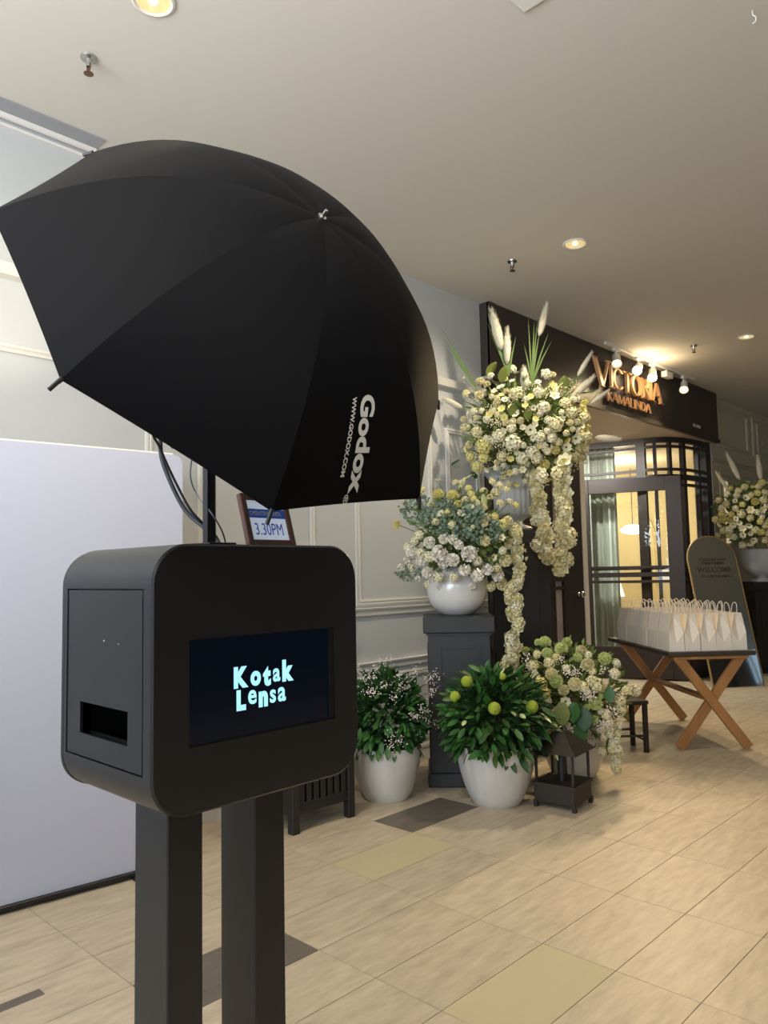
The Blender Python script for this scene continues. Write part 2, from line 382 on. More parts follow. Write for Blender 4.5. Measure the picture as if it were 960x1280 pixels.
def bowpost(t, w, th=.06):
    i = min(int(t), len(sp)-2); p = sp[i].lerp(sp[i+1], t-i); d = (sp[i+1]-sp[i]).normalized(); a = math.atan2(d.y, d.x)
    b = MB(); b.box(-w/2, w/2, -th/2, th/2, 0, SZ, Matrix.Translation((p.x, p.y, 0)) @ Matrix.Rotation(a, 4, 'Z')); return b.build('mullion', M_shop, bow)
for t, w in ((1, .12), (16.3, .12), (20.3, .045), (25.5, .04), (30.5, .06), (36.5, .05)): bowpost(t, w)
b = MB(); b.box(-4.08, -3.96, 10.45, 10.63, 0, SZ); b.build('end_post', M_shop, bow)
b = MB(); rows = [[(p.x, p.y, z) for z in (.1, 3.08)] for p in sp]; b.grid(rows); b.build('glass_pane', M_glass, bow, smooth=True)

# ---- sidelight + closed leaf on the wall plane
sl = st(thing('window_2', None, None), 'structure')
b = MB(); b.box(WX-.05, WX-.01, 6.47, 6.50, 0, SZ); b.box(WX-.05, WX-.01, 6.66, 6.69, 0, SZ)
for z, h in ((.2, .4), (1.42, .03), (1.34, .05), (1.25, .03), (2.6, .06), (3.08, .08)): b.box(WX-.05, WX-.01, 6.5, 6.66, z-h/2, z+h/2)
b.build('window_frame', M_shop, sl)
b = MB(); b.box(WX-.034, WX-.028, 6.5, 6.66, .3, 3.05); b.build('glass_pane', M_glass, sl)
b = MB(); b.box(WX-.046, WX-.040, 6.495, 6.665, .2, 3.1); b.build('blind', mat('pale_blind', (214, 200, 200), .8), sl)
d1 = st(thing('door_1', None, None), 'structure')
b = MB(); b.bbox(WX-.07, WX-.01, 6.70, 7.04, 0, SZ, .004); b.build('door_stile', M_shop, d1)
b = MB(); b.lathe([(0, 0), (.02, 0), (.02, .02), (.012, .03), (.028, .05), (.032, .065), (.02, .08), (0, .082)], n=16)
o = b.build('door_handle', M_steel, d1, smooth=True, loc=(WX-.01, 6.90, 1.18), rot=(0, PI/2, 0))
b = MB(); b.box(WX-.14, WX-.01, 7.05, 7.14, 0, 2.62); st(b.build('trim_3', M_white))
b = MB(); b.box(WX-.10, WX-.01, 7.05, 9.2, 2.62, 2.70); 

# ---- open glazed door leaf
A_ = Vector((-5.22, 9.16, 0)); B_ = Vector((-3.97, 9.60, 0)); dl = (B_-A_).length; ang = math.atan2(B_.y-A_.y, B_.x-A_.x)
d2 = thing('door_2', None, None, A_, ang); d2['kind'] = 'structure'
DH = 2.60
b = MB(); b.bbox(0, .17, -.03, .03, .02, DH); b.build('stile', M_shop, d2)
b = MB(); b.bbox(dl-.19, dl, -.03, .03, .02, DH); b.build('stile', M_shop, d2)
b = MB(); b.bbox(.17, dl-.19, -.028, .028, .02, .42); b.build('bottom_rail', M_shop, d2)
b = MB(); b.bbox(.17, dl-.19, -.028, .028, DH-.18, DH); b.build('top_rail', M_shop, d2)
for z, h in ((1.44, .03), (1.345, .055), (1.255, .03)):
    b = MB(); b.box(.17, dl-.19, -.02, .02, z-h/2, z+h/2); b.build('glazing_bar', M_shop, d2)
b = MB(); b.box(.17, dl-.19, -.004, .004, .42, DH-.18); b.build('glass_pane', M_glass, d2)

# ---- curtain, lamps inside the shop
ct = thing('curtain', 'pale grey-green pleated curtain hanging behind the glass door', 'curtain', (-5.2, 9.75, 0), math.radians(10))
b = MB(); P = []
for k in range(121):
    u = k/120; P.append([(-.75+1.0*u, .035*math.sin(u*75)+.01*math.sin(u*190), z) for z in (.03, 3.10)])
b.grid(P); b.build('curtain_cloth', M_curtain, ct, smooth=True, sharp=80)
b = MB(); b.tube([(-.8, 0, 3.105), (.3, 0, 3.105)], .012); b.build('curtain_rod', M_blackd, ct)
pl = thing('pendant_lamp', 'glowing petal shaded pendant lamp seen through the shop door glass', 'lamp', (-5.95, 12.3, 2.05))
M_glow = mat('lamp_glow', (255, 245, 215), .6, emit=(255, 240, 200), estr=3)
b = MB(); b.lathe([(.02, .12), (.12, .10), (.2, .03), (.17, -.02), (.06, -.05), (0, -.055)], n=20, flute=.08, nf=10, fr=(-1, .09)); b.build('lamp_shade', M_glow, pl, smooth=True)
b = MB(); b.tube([(0, 0, .11), (0, 0, SZ-2.05)], .006, 6); b.build('cord', M_blackd, pl)
tl = thing('table_lamp', 'small table lamp with white drum shade inside the shop', 'lamp', (-6.3, 12.2, .95))
b = MB(); b.lathe([(.12, .22), (.18, .0)], n=20); b.build('lamp_shade', M_glow, tl, smooth=True)
b = MB(); b.lathe([(0, -.2), (.07, -.2), (.07, -.18), (.015, -.15), (.015, .1), (0, .1)], n=16); b.build('base', M_blackd, tl, smooth=True)
cn = thing('console_table', 'dark console table inside the shop behind the glass', 'table', (-6.3, 12.2, 0))
b = MB(); b.bbox(-.6, .6, -.2, .2, .71, .75); b.build('tabletop', M_dwood, cn)
for x in (-.55, .55):
    for y in (-.16, .16): b = MB(); b.box(x-.02, x+.02, y-.02, y+.02, 0, .71); b.build('leg', M_dwood, cn)
for k in range(3):
    l = bpy.data.lights.new('shop_light', 'POINT'); l.energy = 45; l.color = (1, .86, .62); l.shadow_soft_size = .15
    o = bpy.data.objects.new('shop_light', l); COL.objects.link(o); o.location = ((-7.2, 12.3, 2.6), (-5.6, 11.2, 2.8), (-7.0, 9.0, 2.7))[k]

el_ = thing('entrance_fill_light', 'added round fill light in the soffit over the shop entrance', 'ceiling light', (-4.7, 8.2, SZ))  # added fixture, put in to light the dark soffit and curtain
b = MB(); b.lathe([(.0, -.002), (.05, -.002), (.06, -.008), (.075, -.008), (.075, 0)], n=24); b.build('trim_ring', mat('dl_bulb', (255, 245, 225), .5, emit=(255, 235, 200), estr=1.5), el_, smooth=True)
spot('entrance_fill', (-4.7, 8.2, SZ-.03), (-4.9, 9.3, 1), 130, (1, .94, .84), 140, .8, .04)  # this beam and the next are added to brighten curtain and soffit
spot('entrance_fill', (-5.6, 8.2, SZ-.03), (-5.3, 9.4, 1.2), 130, (1, .96, .88), 140, .8, .04)

# ---- sign lettering (serif, built from strokes)
SER = {
 'V': [((0, 1), (.45, 0), .16), ((.9, 1), (.45, 0), .06)], 'I': [((.12, 0), (.12, 1), .15)],
 'C': 'arcC', 'T': [((.38, 0), (.38, 1), .15), ((0, .96), (.76, .96), .07)], 'O': 'arcO',
 'R': [((.12, 0), (.12, 1), .15), ((.12, .97), (.45, .97), .06), ((.45, .97), (.6, .76), .12), ((.6, .76), (.45, .52), .12), ((.45, .52), (.12, .52), .06), ((.35, .52), (.75, 0), .14)],
 'A': [((0, 0), (.42, 1), .06), ((.84, 0), (.42, 1), .16), ((.2, .35), (.66, .35), .05)],
 'K': [((.12, 0), (.12, 1), .14), ((.12, .45), (.62, 1), .06), ((.25, .55), (.72, 0), .14)],
 'M': [((.08, 0), (.08, 1), .06), ((.08, 1), (.5, .05), .14), ((.5, .05), (.92, 1), .06), ((.92, 0), (.92, 1), .14)],
 'L': [((.12, 0), (.12, 1), .14), ((.12, .03), (.62, .03), .07)],
 'N': [((.08, 0), (.08, 1), .06), ((.08, 1), (.82, 0), .14), ((.82, 0), (.82, 1), .06)],
 'D': [((.12, 0), (.12, 1), .14), ((.12, .97), (.45, .95), .06), ((.45, .95), (.74, .68), .1), ((.74, .68), (.74, .32), .14), ((.74, .32), (.45, .05), .1), ((.45, .05), (.12, .03), .06)]}
SW = {'V': .95, 'I': .28, 'C': .85, 'T': .8, 'O': .92, 'R': .78, 'A': .88, 'K': .76, 'M': 1.04, 'L': .66, 'N': .92, 'D': .86}
def letter(ch, h, dep, M):
    b = MB()
    def stroke(p, q, w, ser=True):
        p = Vector(p); q = Vector(q); d = (q-p).normalized(); n = Vector((-d.y, d.x))*w/2
        if abs(d.x) > .1 and abs(d.y) > .1: n = Vector((w/2/max(abs(d.y), .5), 0))
        c = [p-n, q-n, q+n, p+n]
        lo = [M @ Vector((a.x*h, a.y*h, 0)) for a in c]; hi = [M @ Vector((a.x*h, a.y*h, dep)) for a in c]
        b.face(hi); b.face(lo[::-1])
        for k in range(4): b.face([lo[k], lo[(k+1) % 4], hi[(k+1) % 4], hi[k]])
    S = SER[ch]
    if S in ('arcC', 'arcO'):
        a0, a1, n = (.7, 2*PI-.7, 14) if S == 'arcC' else (0, 2*PI, 18)
        for k in range(n):
            a = a0+(a1-a0)*k/n; c = a0+(a1-a0)*(k+1)/n; am = (a+c)/2
            w = .06+.1*abs(math.cos(am)); R1, R2 = .40, .48
            stroke((.42+R1*math.cos(a), .5+R2*math.sin(a)), (.42+R1*math.cos(c), .5+R2*math.sin(c)), w)
    else:
        for p, q, w in S: stroke(p, q, w)
        for p, q, w in S:
            for e in (p, q):
                if e[1] in (0, 1) and abs(p[1]-q[1]) > .6 and not (ch in 'V' and e[1] == 0) and not (ch == 'A' and e[1] == 1) and ch not in 'L':
                    stroke((e[0]-.15, .015 if e[1] == 0 else .985), (e[0]+.15, .015 if e[1] == 0 else .985), .04)
    return b
sign = thing('shop_sign', 'copper raised letter sign on the dark fascia above the shop entrance', 'sign', (fx, 8, 3.4))
def signrow(word, y0, y1, z0, h, h0=None):
    tot = sum(SW[c]*(h0/h if (h0 and i == 0) else 1) for i, c in enumerate(word)); k = (y1-y0)/tot; y = y0
    for i, c in enumerate(word):
        hh = h0 if (h0 and i == 0) else h; wsc = SW[c]*(h0/h if (h0 and i == 0) else 1)*k
        M = Matrix.Translation((.012, y-8, z0-3.4-(0 if not (h0 and i == 0) else 0.02))) @ Matrix(((0, 0, 1, 0), (k/h if not (h0 and i == 0) else k/h, 0, 0, 0), (0, 1, 0, 0), (0, 0, 0, 1)))
        letter(c, hh, .03 if h > .2 else .014, M).build('letter', M_copper, sign); y += wsc
signrow('VICTORIA', 7.20, 8.80, 3.375, .235, .30)
signrow('KAMALINDA', 7.47, 8.52, 3.225, .105)
me = textmesh('VICTORIA', .055, extrude=.002); me.materials.append(M_print)
inst('small_lettering', me, sign, M=Matrix.Translation((.003, 9.78-8, 3.235-3.4)) @ Matrix(((0, 0, 1, 0), (1, 0, 0, 0), (0, 1, 0, 0), (0, 0, 0, 1))))

# ---- track spotlights
tr = thing('light_track', 'white ceiling track carrying the spotlights in front of the sign', 'track light', (-3.72, 8.4, CZ))
b = MB(); b.bbox(-.017, .017, -1.15, 1.15, -.03, -.001, .003); b.build('rail', M_white, tr)
M_bulb = mat('spot_bulb', (255, 240, 205), .5, emit=(255, 232, 180), estr=28)
M_bulboff = mat('spot_bulb_dim', (255, 240, 205), .5, emit=(255, 232, 190), estr=2)
SPOTS = [(7.49, (-2.6, 5.4, 1.2), 0, 30, 'spotlight nearest the large copper V of the sign'),
         (8.00, (-2.75, 4.5, 1.5), 1, 135, 'brightly lit spotlight second along the track'),
         (8.36, (-2.6, 5.4, .6), 1, 115, 'brightly lit spotlight third along the track'),
         (9.24, (-2.75, 6.4, .8), 0, 150, 'spotlight at the far right end of the track')]
for y, tg, lit, pw, lb in SPOTS:
    s_ = thing('spotlight', 'white '+lb, 'spotlight', (-3.72, y, CZ-.03))
    b = MB(); b.bbox(-.02, .02, -.05, .05, -.03, 0, .003); b.tube([(0, 0, -.03), (0, 0, -.09)], .008, 8); b.build('mount', M_white, s_, smooth=True)
    dv = (Vector(tg)-Vector((-3.72, y, CZ-.15))).normalized(); q = dv.to_track_quat('-Z', 'Y')
    b = MB(); b.lathe([(0, .10), (.03, .10), (.042, .07), (.045, -.05), (.055, -.09), (.052, -.09), (.042, -.05)], n=24); hd = b.build('lamp_head', M_white, s_, smooth=True); hd.matrix_local = Matrix.Translation((0, 0, -.12)) @ q.to_matrix().to_4x4()
    b = MB(); b.lathe([(0, -.068), (.02, -.07), (.042, -.06)], n=20); bl = b.build('bulb', M_bulb if lit else M_bulboff, hd, smooth=True)
    if lit:
        l = bpy.data.lights.new('bulb_glow', 'POINT'); l.energy = 5; l.color = (1, .78, .48); l.shadow_soft_size = .03
        o = bpy.data.objects.new('bulb_glow', l); COL.objects.link(o); o.location = (-3.64, y, 3.60)
    spot('track_beam', Vector((-3.72, y, CZ-.15))+dv*.11, tg, pw, (1, .74, .40), 60, .7, .025)
b = MB(); b.bbox(-.035, .035, -.09, .09, -.10, -.03, .004); b.box(-.01, .01, -.02, .02, -.031, 0)
tag(b.build('track_box', M_white, loc=(-3.72, 8.76, CZ-.03)), 'small square white driver box on the track between the spotlights', 'box')

# ---- ceiling downlights and sprinklers
def downlight(x, y, lb, power, tgt=None):
    t = thing('downlight', lb, 'ceiling light', (x, y, CZ))
    b = MB(); b.lathe([(.070, -.001), (.088, -.001), (.088, -.008), (.078, -.012), (.070, -.006)], n=32); b.build('trim_ring', M_white, t, smooth=True)
    b = MB(); b.lathe([(.070, -.006), (.066, -.004), (.05, -.0030), (.02, -.0025), (0, -.0025)], n=32, flute=.0); b.build('reflector', mat('reflector', (235, 215, 160), .25, metal=.7, noise=.3, nscale=30, emit=(255, 225, 160), estr=.55), t, smooth=True)
    b = MB(); b.lathe([(0, -.012), (.018, -.011), (.02, -.004)], n=16); b.build('bulb', mat('dl_bulb', (255, 245, 225), .5, emit=(255, 235, 200), estr=1.5), t, smooth=True)
    if power: spot('downlight_beam', (x, y, CZ-.02), tgt or (x, y, 0), power, (1, .84, .62), 110, .8, .05)
downlight(-2.70, 1.50, 'round recessed ceiling downlight nearest the camera, above the umbrella', 110)
downlight(-2.70, 4.87, 'middle round recessed ceiling downlight, beside the sprinkler', 135, (-3.75, 4.2, 1.1))
downlight(-2.63, 8.20, 'farthest recessed ceiling downlight, near the shop spotlights', 60)
for x, y, p in ((.7, 1.5, 25), (.7, 4.85, 40), (.7, 8.2, 45)): spot('downlight_beam', (x, y, CZ-.02), (x, y, 0), p, (1, .84, .62), 110, .8, .05)
def sprinkler(x, y, lb):
    t = thing('sprinkler', lb, 'sprinkler', (x, y, CZ))
    b = MB(); b.lathe([(0, -.001), (.038, -.001), (.036, -.008), (.016, -.012), (.012, -.03), (.010, -.045)], n=20); b.build('base', M_steel, t, smooth=True)
    b = MB(); b.tube([(.012, 0, -.03), (.016, 0, -.05), (.006, 0, -.075)], .003, 6); b.tube([(-.012, 0, -.03), (-.016, 0, -.05), (-.006, 0, -.075)], .003, 6); b.lathe([(0, -.074), (.022, -.076), (.022, -.079), (0, -.08)], n=14); b.tube([(0, 0, -.04), (0, 0, -.072)], .004, 6)
    b.build('nozzle', mat('bronze', (120, 95, 75), .4, metal=.8), t, smooth=True)
sprinkler(-3.22, 1.47, 'ceiling sprinkler head nearest the camera, left above the umbrella')
sprinkler(-3.20, 4.80, 'middle ceiling sprinkler head, left of a round downlight')
sprinkler(-3.14, 8.11, 'farthest ceiling sprinkler head, near the shop spotlights')
b = MB(); b.bbox(-.06, .06, -.06, .06, -.012, 0, .004); tag(b.build('ceiling_plate', M_white, loc=(-1.60, 2.58, CZ)), 'small square white plate at the top edge of the ceiling', 'plate')
b = MB(); b.tube([(0, 0, 0), (0, 0, -.02), (.012, 0, -.035), (.01, .004, -.05), (-.004, .004, -.055)], .003, 6); tag(b.build('ceiling_hook', M_white, loc=(-.97, 3.34, CZ), smooth=True), 'tiny white hook in the ceiling near the top right corner', 'hook')

# ================================================================== PHOTO BOOTH
booth = thing('photo_booth', 'black rounded photo booth cabinet on two square posts with a screen', 'photo booth', (-1.38, .909, 0))
bo = Vector((-1.38, .909, 0))
BX0, BX1, BY0, BY1, BZ0, BZ1, BR = -1.552, -1.203, .671, 1.160, 1.020, 1.498, .072
def rrect(y0, y1, z0, z1, r, n=10):
    out = []
    for cy, cz, a0 in ((y1-r, z1-r, 0), (y0+r, z1-r, PI/2), (y0+r, z0+r, PI), (y1-r, z0+r, 1.5*PI)):
        for k in range(n+1): a = a0+PI/2*k/n; out.append((cy+r*math.cos(a), cz+r*math.sin(a)))
    return out
def shell(x0, x1, y0, y1, z0, z1, r, e=.004, hole=None, side_open=False):
    b = MB(); P0 = rrect(y0+e, y1-e, z0+e, z1-e, r-e); P1 = rrect(y0, y1, z0, z1, r)
    rows = [[(x0, p[0], p[1]) for p in P0], [(x0+e, p[0], p[1]) for p in P1], [(x1-e, p[0], p[1]) for p in P1], [(x1, p[0], p[1]) for p in P0]]
    n = len(P1); cols = [[rows[k][j] for k in range(4)] for j in range(n)]
    return b, cols, rows
b, cols, rows = shell(BX0, BX1, BY0, BY1, BZ0, BZ1, BR)
# main tube: skip the flat part of the side (door opening)
i = len(b.v)
n = len(cols)
for c in cols: b.v += c
DY0 = BY0
def isdoor(j):
    a, c = cols[j], cols[(j+1) % n]
    return abs(a[1][1]-BY0) < 1e-6 and abs(c[1][1]-BY0) < 1e-6
for j in range(n):
    for k in range(3):
        if isdoor(j) and k == 1: continue
        j2 = (j+1) % n; b.f.append([i+j*4+k, i+j2*4+k, i+j2*4+k+1, i+j*4+k+1]); b.mi.append(0)
b.face(rows[0])
# front face with a rectangular screen opening
SY0, SY1, SZ0, SZ1 = .744, 1.093, 1.137, 1.327
fr = rows[3]; 
inner = [(SY1, SZ1), (SY0, SZ1), (SY0, SZ0), (SY1, SZ0)]
q = (n)//4
for c in range(4):
    seg = fr[c*q:(c+1)*q]; iv = (BX1, *inner[c])
    for k in range(len(seg)-1): b.face([iv, seg[k], seg[k+1]])
    nx = fr[((c+1)*q) % n]; iv2 = (BX1, *inner[(c+1) % 4])
    b.face([iv, seg[-1], nx, iv2])
for c in range(4):
    y, z = inner[c]; y2, z2 = inner[(c+1) % 4]
    b.face([(BX1, y, z), (BX1, y2, z2), (BX1-.012, y2, z2), (BX1-.012, y, z)])
# side frame around the door
dz0, dz1, dx0, dx1 = BZ0+BR+.004, 1.419, BX0+.014, -1.232
zA, zB = BZ0+BR, BZ1-BR
def quad_side(x0, x1, z0, z1, y=BY0): b.face([(x0, y, z0), (x1, y, z0), (x1, y, z1), (x0, y, z1)])
quad_side(BX0+.004, dx0, zA, zB); quad_side(dx1, BX1-.004, zA, zB); quad_side(dx0, dx1, zA, dz0); quad_side(dx0, dx1, dz1, zB)
for (xa, za, xb, zb) in ((dx0, dz0, dx1, dz0), (dx1, dz0, dx1, dz1), (dx1, dz1, dx0, dz1), (dx0, dz1, dx0, dz0)):
    b.face([(xa, BY0, za), (xb, BY0, zb), (xb, BY0+.02, zb), (xa, BY0+.02, za)])
b.v = [tuple(Vector(v)-bo) for v in b.v]
b.build('cabinet', M_black, booth, smooth=True, sharp=30)
# side door with slot
b = MB(); g = .0025; a0, a1, c0, c1 = dx0+g, dx1-.006, dz0+g, dz1-g; s0, s1, t0, t1 = -1.479, -1.289, 1.141, 1.201
yd = BY0+.0015
def pq(x0, x1, z0, z1): b.face([(x0, yd, z0), (x1, yd, z0), (x1, yd, z1), (x0, yd, z1)])
pq(a0, s0, c0, c1); pq(s1, a1, c0, c1); pq(s0, s1, c0, t0); pq(s0, s1, t1, c1)
for (xa, za, xb, zb) in ((s0, t0, s1, t0), (s1, t0, s1, t1), (s1, t1, s0, t1), (s0, t1, s0, t0), (a0, c0, a1, c0), (a1, c0, a1, c1), (a1, c1, a0, c1), (a0, c1, a0, c0)):
    b.face([(xa, yd, za), (xb, yd, zb), (xb, yd+.006, zb), (xa, yd+.006, za)])
b.v = [tuple(Vector(v)-bo) for v in b.v]
door = b.build('side_door', M_black, booth)
b = MB(); b.box(s0-.01, s1+.01, BY0+.03, BY0+.12, t0-.03, t1+.01); b.v = [tuple(Vector(v)-bo) for v in b.v]
b.f = [b.f[0], b.f[4]] + [b.f[3], b.f[5]]; b.mi = [0]*4
o = b.build('print_tray', M_blackd, door); o['label'] = 'dark print slot'
b = MB(); b.box(BX0+.01, BX1-.02, BY0+.024, BY0+.028, 1.09, 1.14); b.box(BX0+.01, BX1-.02, BY0+.024, BY0+.028, 1.205, 1.43); b.v = [tuple(Vector(v)-bo) for v in b.v]; b.build('inner_panel', M_blackd, booth)
# rear cover, set slightly lower
b, cols, rows = shell(-1.568, -1.5555, BY0+.002, BY1-.002, BZ0-.004, BZ1-.002, BR, e=.002)
i = len(b.v)
for c in cols: b.v += c
for j in range(len(cols)):
    for k in range(3): j2 = (j+1) % len(cols); b.f.append([i+j*4+k, i+j2*4+k, i+j2*4+k+1, i+j*4+k+1]); b.mi.append(0)
b.face(rows[0]); b.face(rows[3][::-1]); b.v = [tuple(Vector(v)-bo) for v in b.v]; b.build('rear_cover', M_black, booth, smooth=True, sharp=30)
# green status lights
b = MB()
for px, py, r in ((130, 801, .0022), (148, 805, .0016)):
    p = ony(px, py, BY0+.001)-bo; b.lathe([(r, 0), (r*.6, .001), (0, .0012)], n=10)
    k = len(b.v)-30; b.v[k:] = [(v[0]+p.x, p.y-v[2], v[1]+p.z) for v in b.v[k:]]
o = b.build('status_light', mat('status_led', (150, 175, 165), .5, emit=(150, 190, 175), estr=.25), booth); o['label'] = 'pair of tiny green status lights'
# screen
b = MB(); b.box(BX1-.03, BX1-.008, SY0-.004, SY1+.004, SZ0-.004, SZ1+.004); b.v = [tuple(Vector(v)-bo) for v in b.v]
scr = b.build('screen', mat('screen_glass', (6, 9, 14), .12, emit=(6, 14, 26), estr=.45), booth); scr['label'] = 'glossy dark screen'
b = MB()
for (y0, y1, z0, z1) in ((SY0, SY1, SZ0, SZ0+.002), (SY0, SY0+.002, SZ0, SZ1), (SY1-.012, SY1, SZ0, SZ1), (SY0, SY1, SZ1-.002, SZ1)): b.box(BX1-.0085, BX1-.004, y0, y1, z0, z1)
b.v = [tuple(Vector(v)-bo) for v in b.v]; b.build('bezel', M_blackd, booth)
M_logo = mat('screen_logo', (160, 215, 230), .5, emit=(150, 215, 235), estr=1.0)
def logoword(word, y, z, size, adv, jit, drop):
    for i, ch in enumerate(word):
        me = textmesh(ch, size*(1.0+jit[i][0]), offset={'s': .0010, 'a': .0011, 'e': .0010, 'o': .0022}.get(ch, .0027), extrude=.0002); me.materials.append(M_logo)
        xs = [v.co.x for v in me.vertices]; wid = max(xs)-min(xs); x0 = min(xs)
        for v in me.vertices: v.co.x = (v.co.x-x0)*.98; v.co.y *= 1.18
        wid *= .98
        inst('logo_letter', me, scr, M=Matrix.Translation(Vector((BX1-.0075, y, z+jit[i][1]))-bo) @ Matrix(((0, 0, 1, 0), (1, 0, 0, 0), (0, 1, 0, 0), (0, 0, 0, 1))))
        y += wid+adv
logoword('Kotak', .844, 1.2305, .042, .0052, [(0, 0), (.0, 0), (.0, -.003), (0, .001), (.08, 0)], 0)
logoword('Lensa', .850, 1.1915, .040, .0052, [(0, -.003), (.1, .004), (.1, -.003), (.05, 0), (.15, 0)], 0)
for y0, y1 in ((.770, .847), (.970, 1.048)):
    b = MB(); b.bbox(-1.443, -1.320, y0, y1, .012, BZ0+.002, .0025); b.v = [tuple(Vector(v)-bo) for v in b.v]; b.build('post', M_black, booth)
b = MB(); b.bbox(-1.60, -1.16, .68, 1.14, 0, .012, .003); b.v = [tuple(Vector(v)-bo) for v in b.v]; b.build('base_plate', M_black, booth)

# ---- sign frame on top of the booth
tb = BZ1+.001
fm = thing('table_sign', 'small brown framed operating hours sign standing on top of the booth', 'sign', (-1.275, .930, tb), rot=(0, math.radians(-17), math.radians(2)))
FW, FH = .128, .118
b = MB(); w = .015
b.bbox(-.014, 0, 0, w, 0, FH, .002); b.bbox(-.014, 0, FW-w, FW, 0, FH, .002); b.bbox(-.0141, 0.0001, w, FW-w, 0, w, .002); b.bbox(-.0141, .0001, w, FW-w, FH-w, FH, .002)
b.build('frame', M_brown, fm)
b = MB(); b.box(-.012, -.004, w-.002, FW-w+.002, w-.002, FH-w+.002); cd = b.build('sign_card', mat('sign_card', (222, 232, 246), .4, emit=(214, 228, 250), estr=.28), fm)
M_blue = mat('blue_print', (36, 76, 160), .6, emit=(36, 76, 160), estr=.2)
b = MB(); b.box(-.0041, -.0036, w, FW-w, .064, .084); b.build('blue_band', M_blue, cd)
T = Matrix(((0, 0, 1, 0), (1, 0, 0, 0), (0, 1, 0, 0), (0, 0, 0, 1)))
me = textmesh('OPERATING UNTIL', .0125, offset=.0003, extrude=.0001); me.materials.append(M_print); inst('lettering', me, cd, M=Matrix.Translation((-.0034, w+.0035, .070)) @ T @ Matrix.Diagonal((.80, 1, 1, 1)))
me = textmesh('3.30PM', .038, offset=0, extrude=.0001); me.materials.append(M_blue); inst('lettering', me, cd, M=Matrix.Translation((-.0034, w+.009, .026)) @ T @ Matrix.Diagonal((.68, 1, 1, 1)))
b = MB(); b.box(-.0145, -.012, .04, FW-.04, .0, .08); b.build('easel_back', M_blackd, fm)

# ---- stand pole, strobe, umbrella, cables
PX, PY = -1.262, .826
pole = thing('light_stand', 'black pole rising from the booth top that carries the umbrella', 'light stand', (PX, PY, BZ1))
b = MB(); b.bbox(-.045, .045, -.03, .03, 0, .004, .001); b.build('base_plate', M_blackd, pole)
b = MB(); b.lathe([(.0115, .004), (.0115, .33), (0, .33)], n=16); b.build('pole', M_black, pole, smooth=True)
b = MB(); b.box(-.004, .0125, -.0135, -.009, .004, .30); b.build('cable_channel', M_blackd, pole)
AP = Vector((-.8725, .7901, 2.0122)); 
az, el = -.057706, .544116
AX = Vector((math.cos(el)*math.cos(az), math.cos(el)*math.sin(az), math.sin(el)))
E1 = Vector((0, 0, 1)).cross(AX).normalized(); E2 = AX.cross(E1)
PH, UH, UR, UE = 2.09458, .23345, .43, 2.35
AP = CP + ray(402, 272)*1.2168
um = thing('umbrella', 'large black eight panel photo umbrella with white lettering, tilted over the booth', 'umbrella', AP)
def rib(k, t):
    a = PH+k*PI/4; return -AX*(UH*t**UE)+(math.cos(a)*E1+math.sin(a)*E2)*(UR*t)
def ribk(kk, t):
    a = PH+kk*PI/4; return -AX*(UH*t**UE)+(math.cos(a)*E1+math.sin(a)*E2)*(UR*t)
def canopy(k, s, t):
    A, B = rib(k, t), rib(k+1, t); P = A.lerp(B, s)
    # the cloth sags a little between the ribs and the hem curves in
    sag = 4*s*(1-s)
    rad = ribk(k+.5, t)+AX*(UH*t**UE); rad.normalize()
    return P - rad*(.003*sag*t*t) + AX*(.012*sag*t*(1-t)*2)
for k in range(8):
    b = MB(); n, m = 18, 8
    b.grid([[canopy(k, s/m, t/n) for t in range(n+1)] for s in range(m+1)])
    b.build('canopy_panel', M_fabric, um, smooth=True, sharp=180)
for k in range(8):
    b = MB(); b.tube([rib(k, t/16)*(1-.012*(1-t/16))-AX*.0062 for t in range(17)]+[rib(k, 1.0)+(rib(k, 1)-rib(k, .93)).normalized()*.006], .0022, 6); rb = b.build('rib', M_blackd, um, smooth=True)
    e = rib(k, 1.0); d = (rib(k, 1)-rib(k, .93)).normalized()
    b = MB(); b.tube([e-d*.004, e+d*.02], .0032, 8); b.build('rib_tip', M_blackd, rb, smooth=True)
    b = MB(); b.tube([-AX*.17, rib(k, .55)-AX*.006], .0018, 5); b.build('stretcher', M_steel, rb)
b = MB(); b.tube([AX*.002, -AX*.585], .0045, 10); b.build('shaft', mat('shaft', (140, 136, 112), .35, metal=.6), um, smooth=True)
b = MB(); b.tube([-AX*.003, AX*.003], .0075, 16); b.tube([AX*.003, AX*.015], [.0035, .003], 10); o = b.build('ferrule', M_steel, um, smooth=True); o['label'] = 'chrome tip'
b = MB(); b.tube([-AX*.16, -AX*.19], .009, 10); b.build('runner', M_blackd, um, smooth=True)
# lettering on the panel between rib 3 and rib 4: text runs from apex to rim
def on_panel(me, k, s0, ds, t0, dt, m, lift=.0016):
    for v in me.vertices:
        t = t0+v.co.x*dt; wid = (rib(k+1, t)-rib(k, t)).length
        s = s0+(v.co.y)/wid*ds; p = canopy(k, s, t)
        nrm = (canopy(k, s+.02, t)-p).cross(canopy(k, s, t+.02)-p).normalized()
        if nrm.dot(CP-AP) < 0: nrm = -nrm
        v.co = p+nrm*lift
    me.materials.append(m); me.update()
def subdiv(me, cuts):
    bm = bmesh.new(); bm.from_mesh(me); bmesh.ops.triangulate(bm, faces=bm.faces[:])
    bmesh.ops.subdivide_edges(bm, edges=[e for e in bm.edges if e.calc_length() > cuts], cuts=1); bm.to_mesh(me); bm.free()
def umtext(txt, size, off, s0, t0, stretch=1.0):
    me = textmesh(txt, size, offset=off); 
    for v in me.vertices: v.co.x *= stretch
    subdiv(me, .02); on_panel(me, 3, s0, 1.0, t0, 1/.46, M_print)
    o = bpy.data.objects.new('lettering', me); COL.objects.link(o); o.parent = um; return o
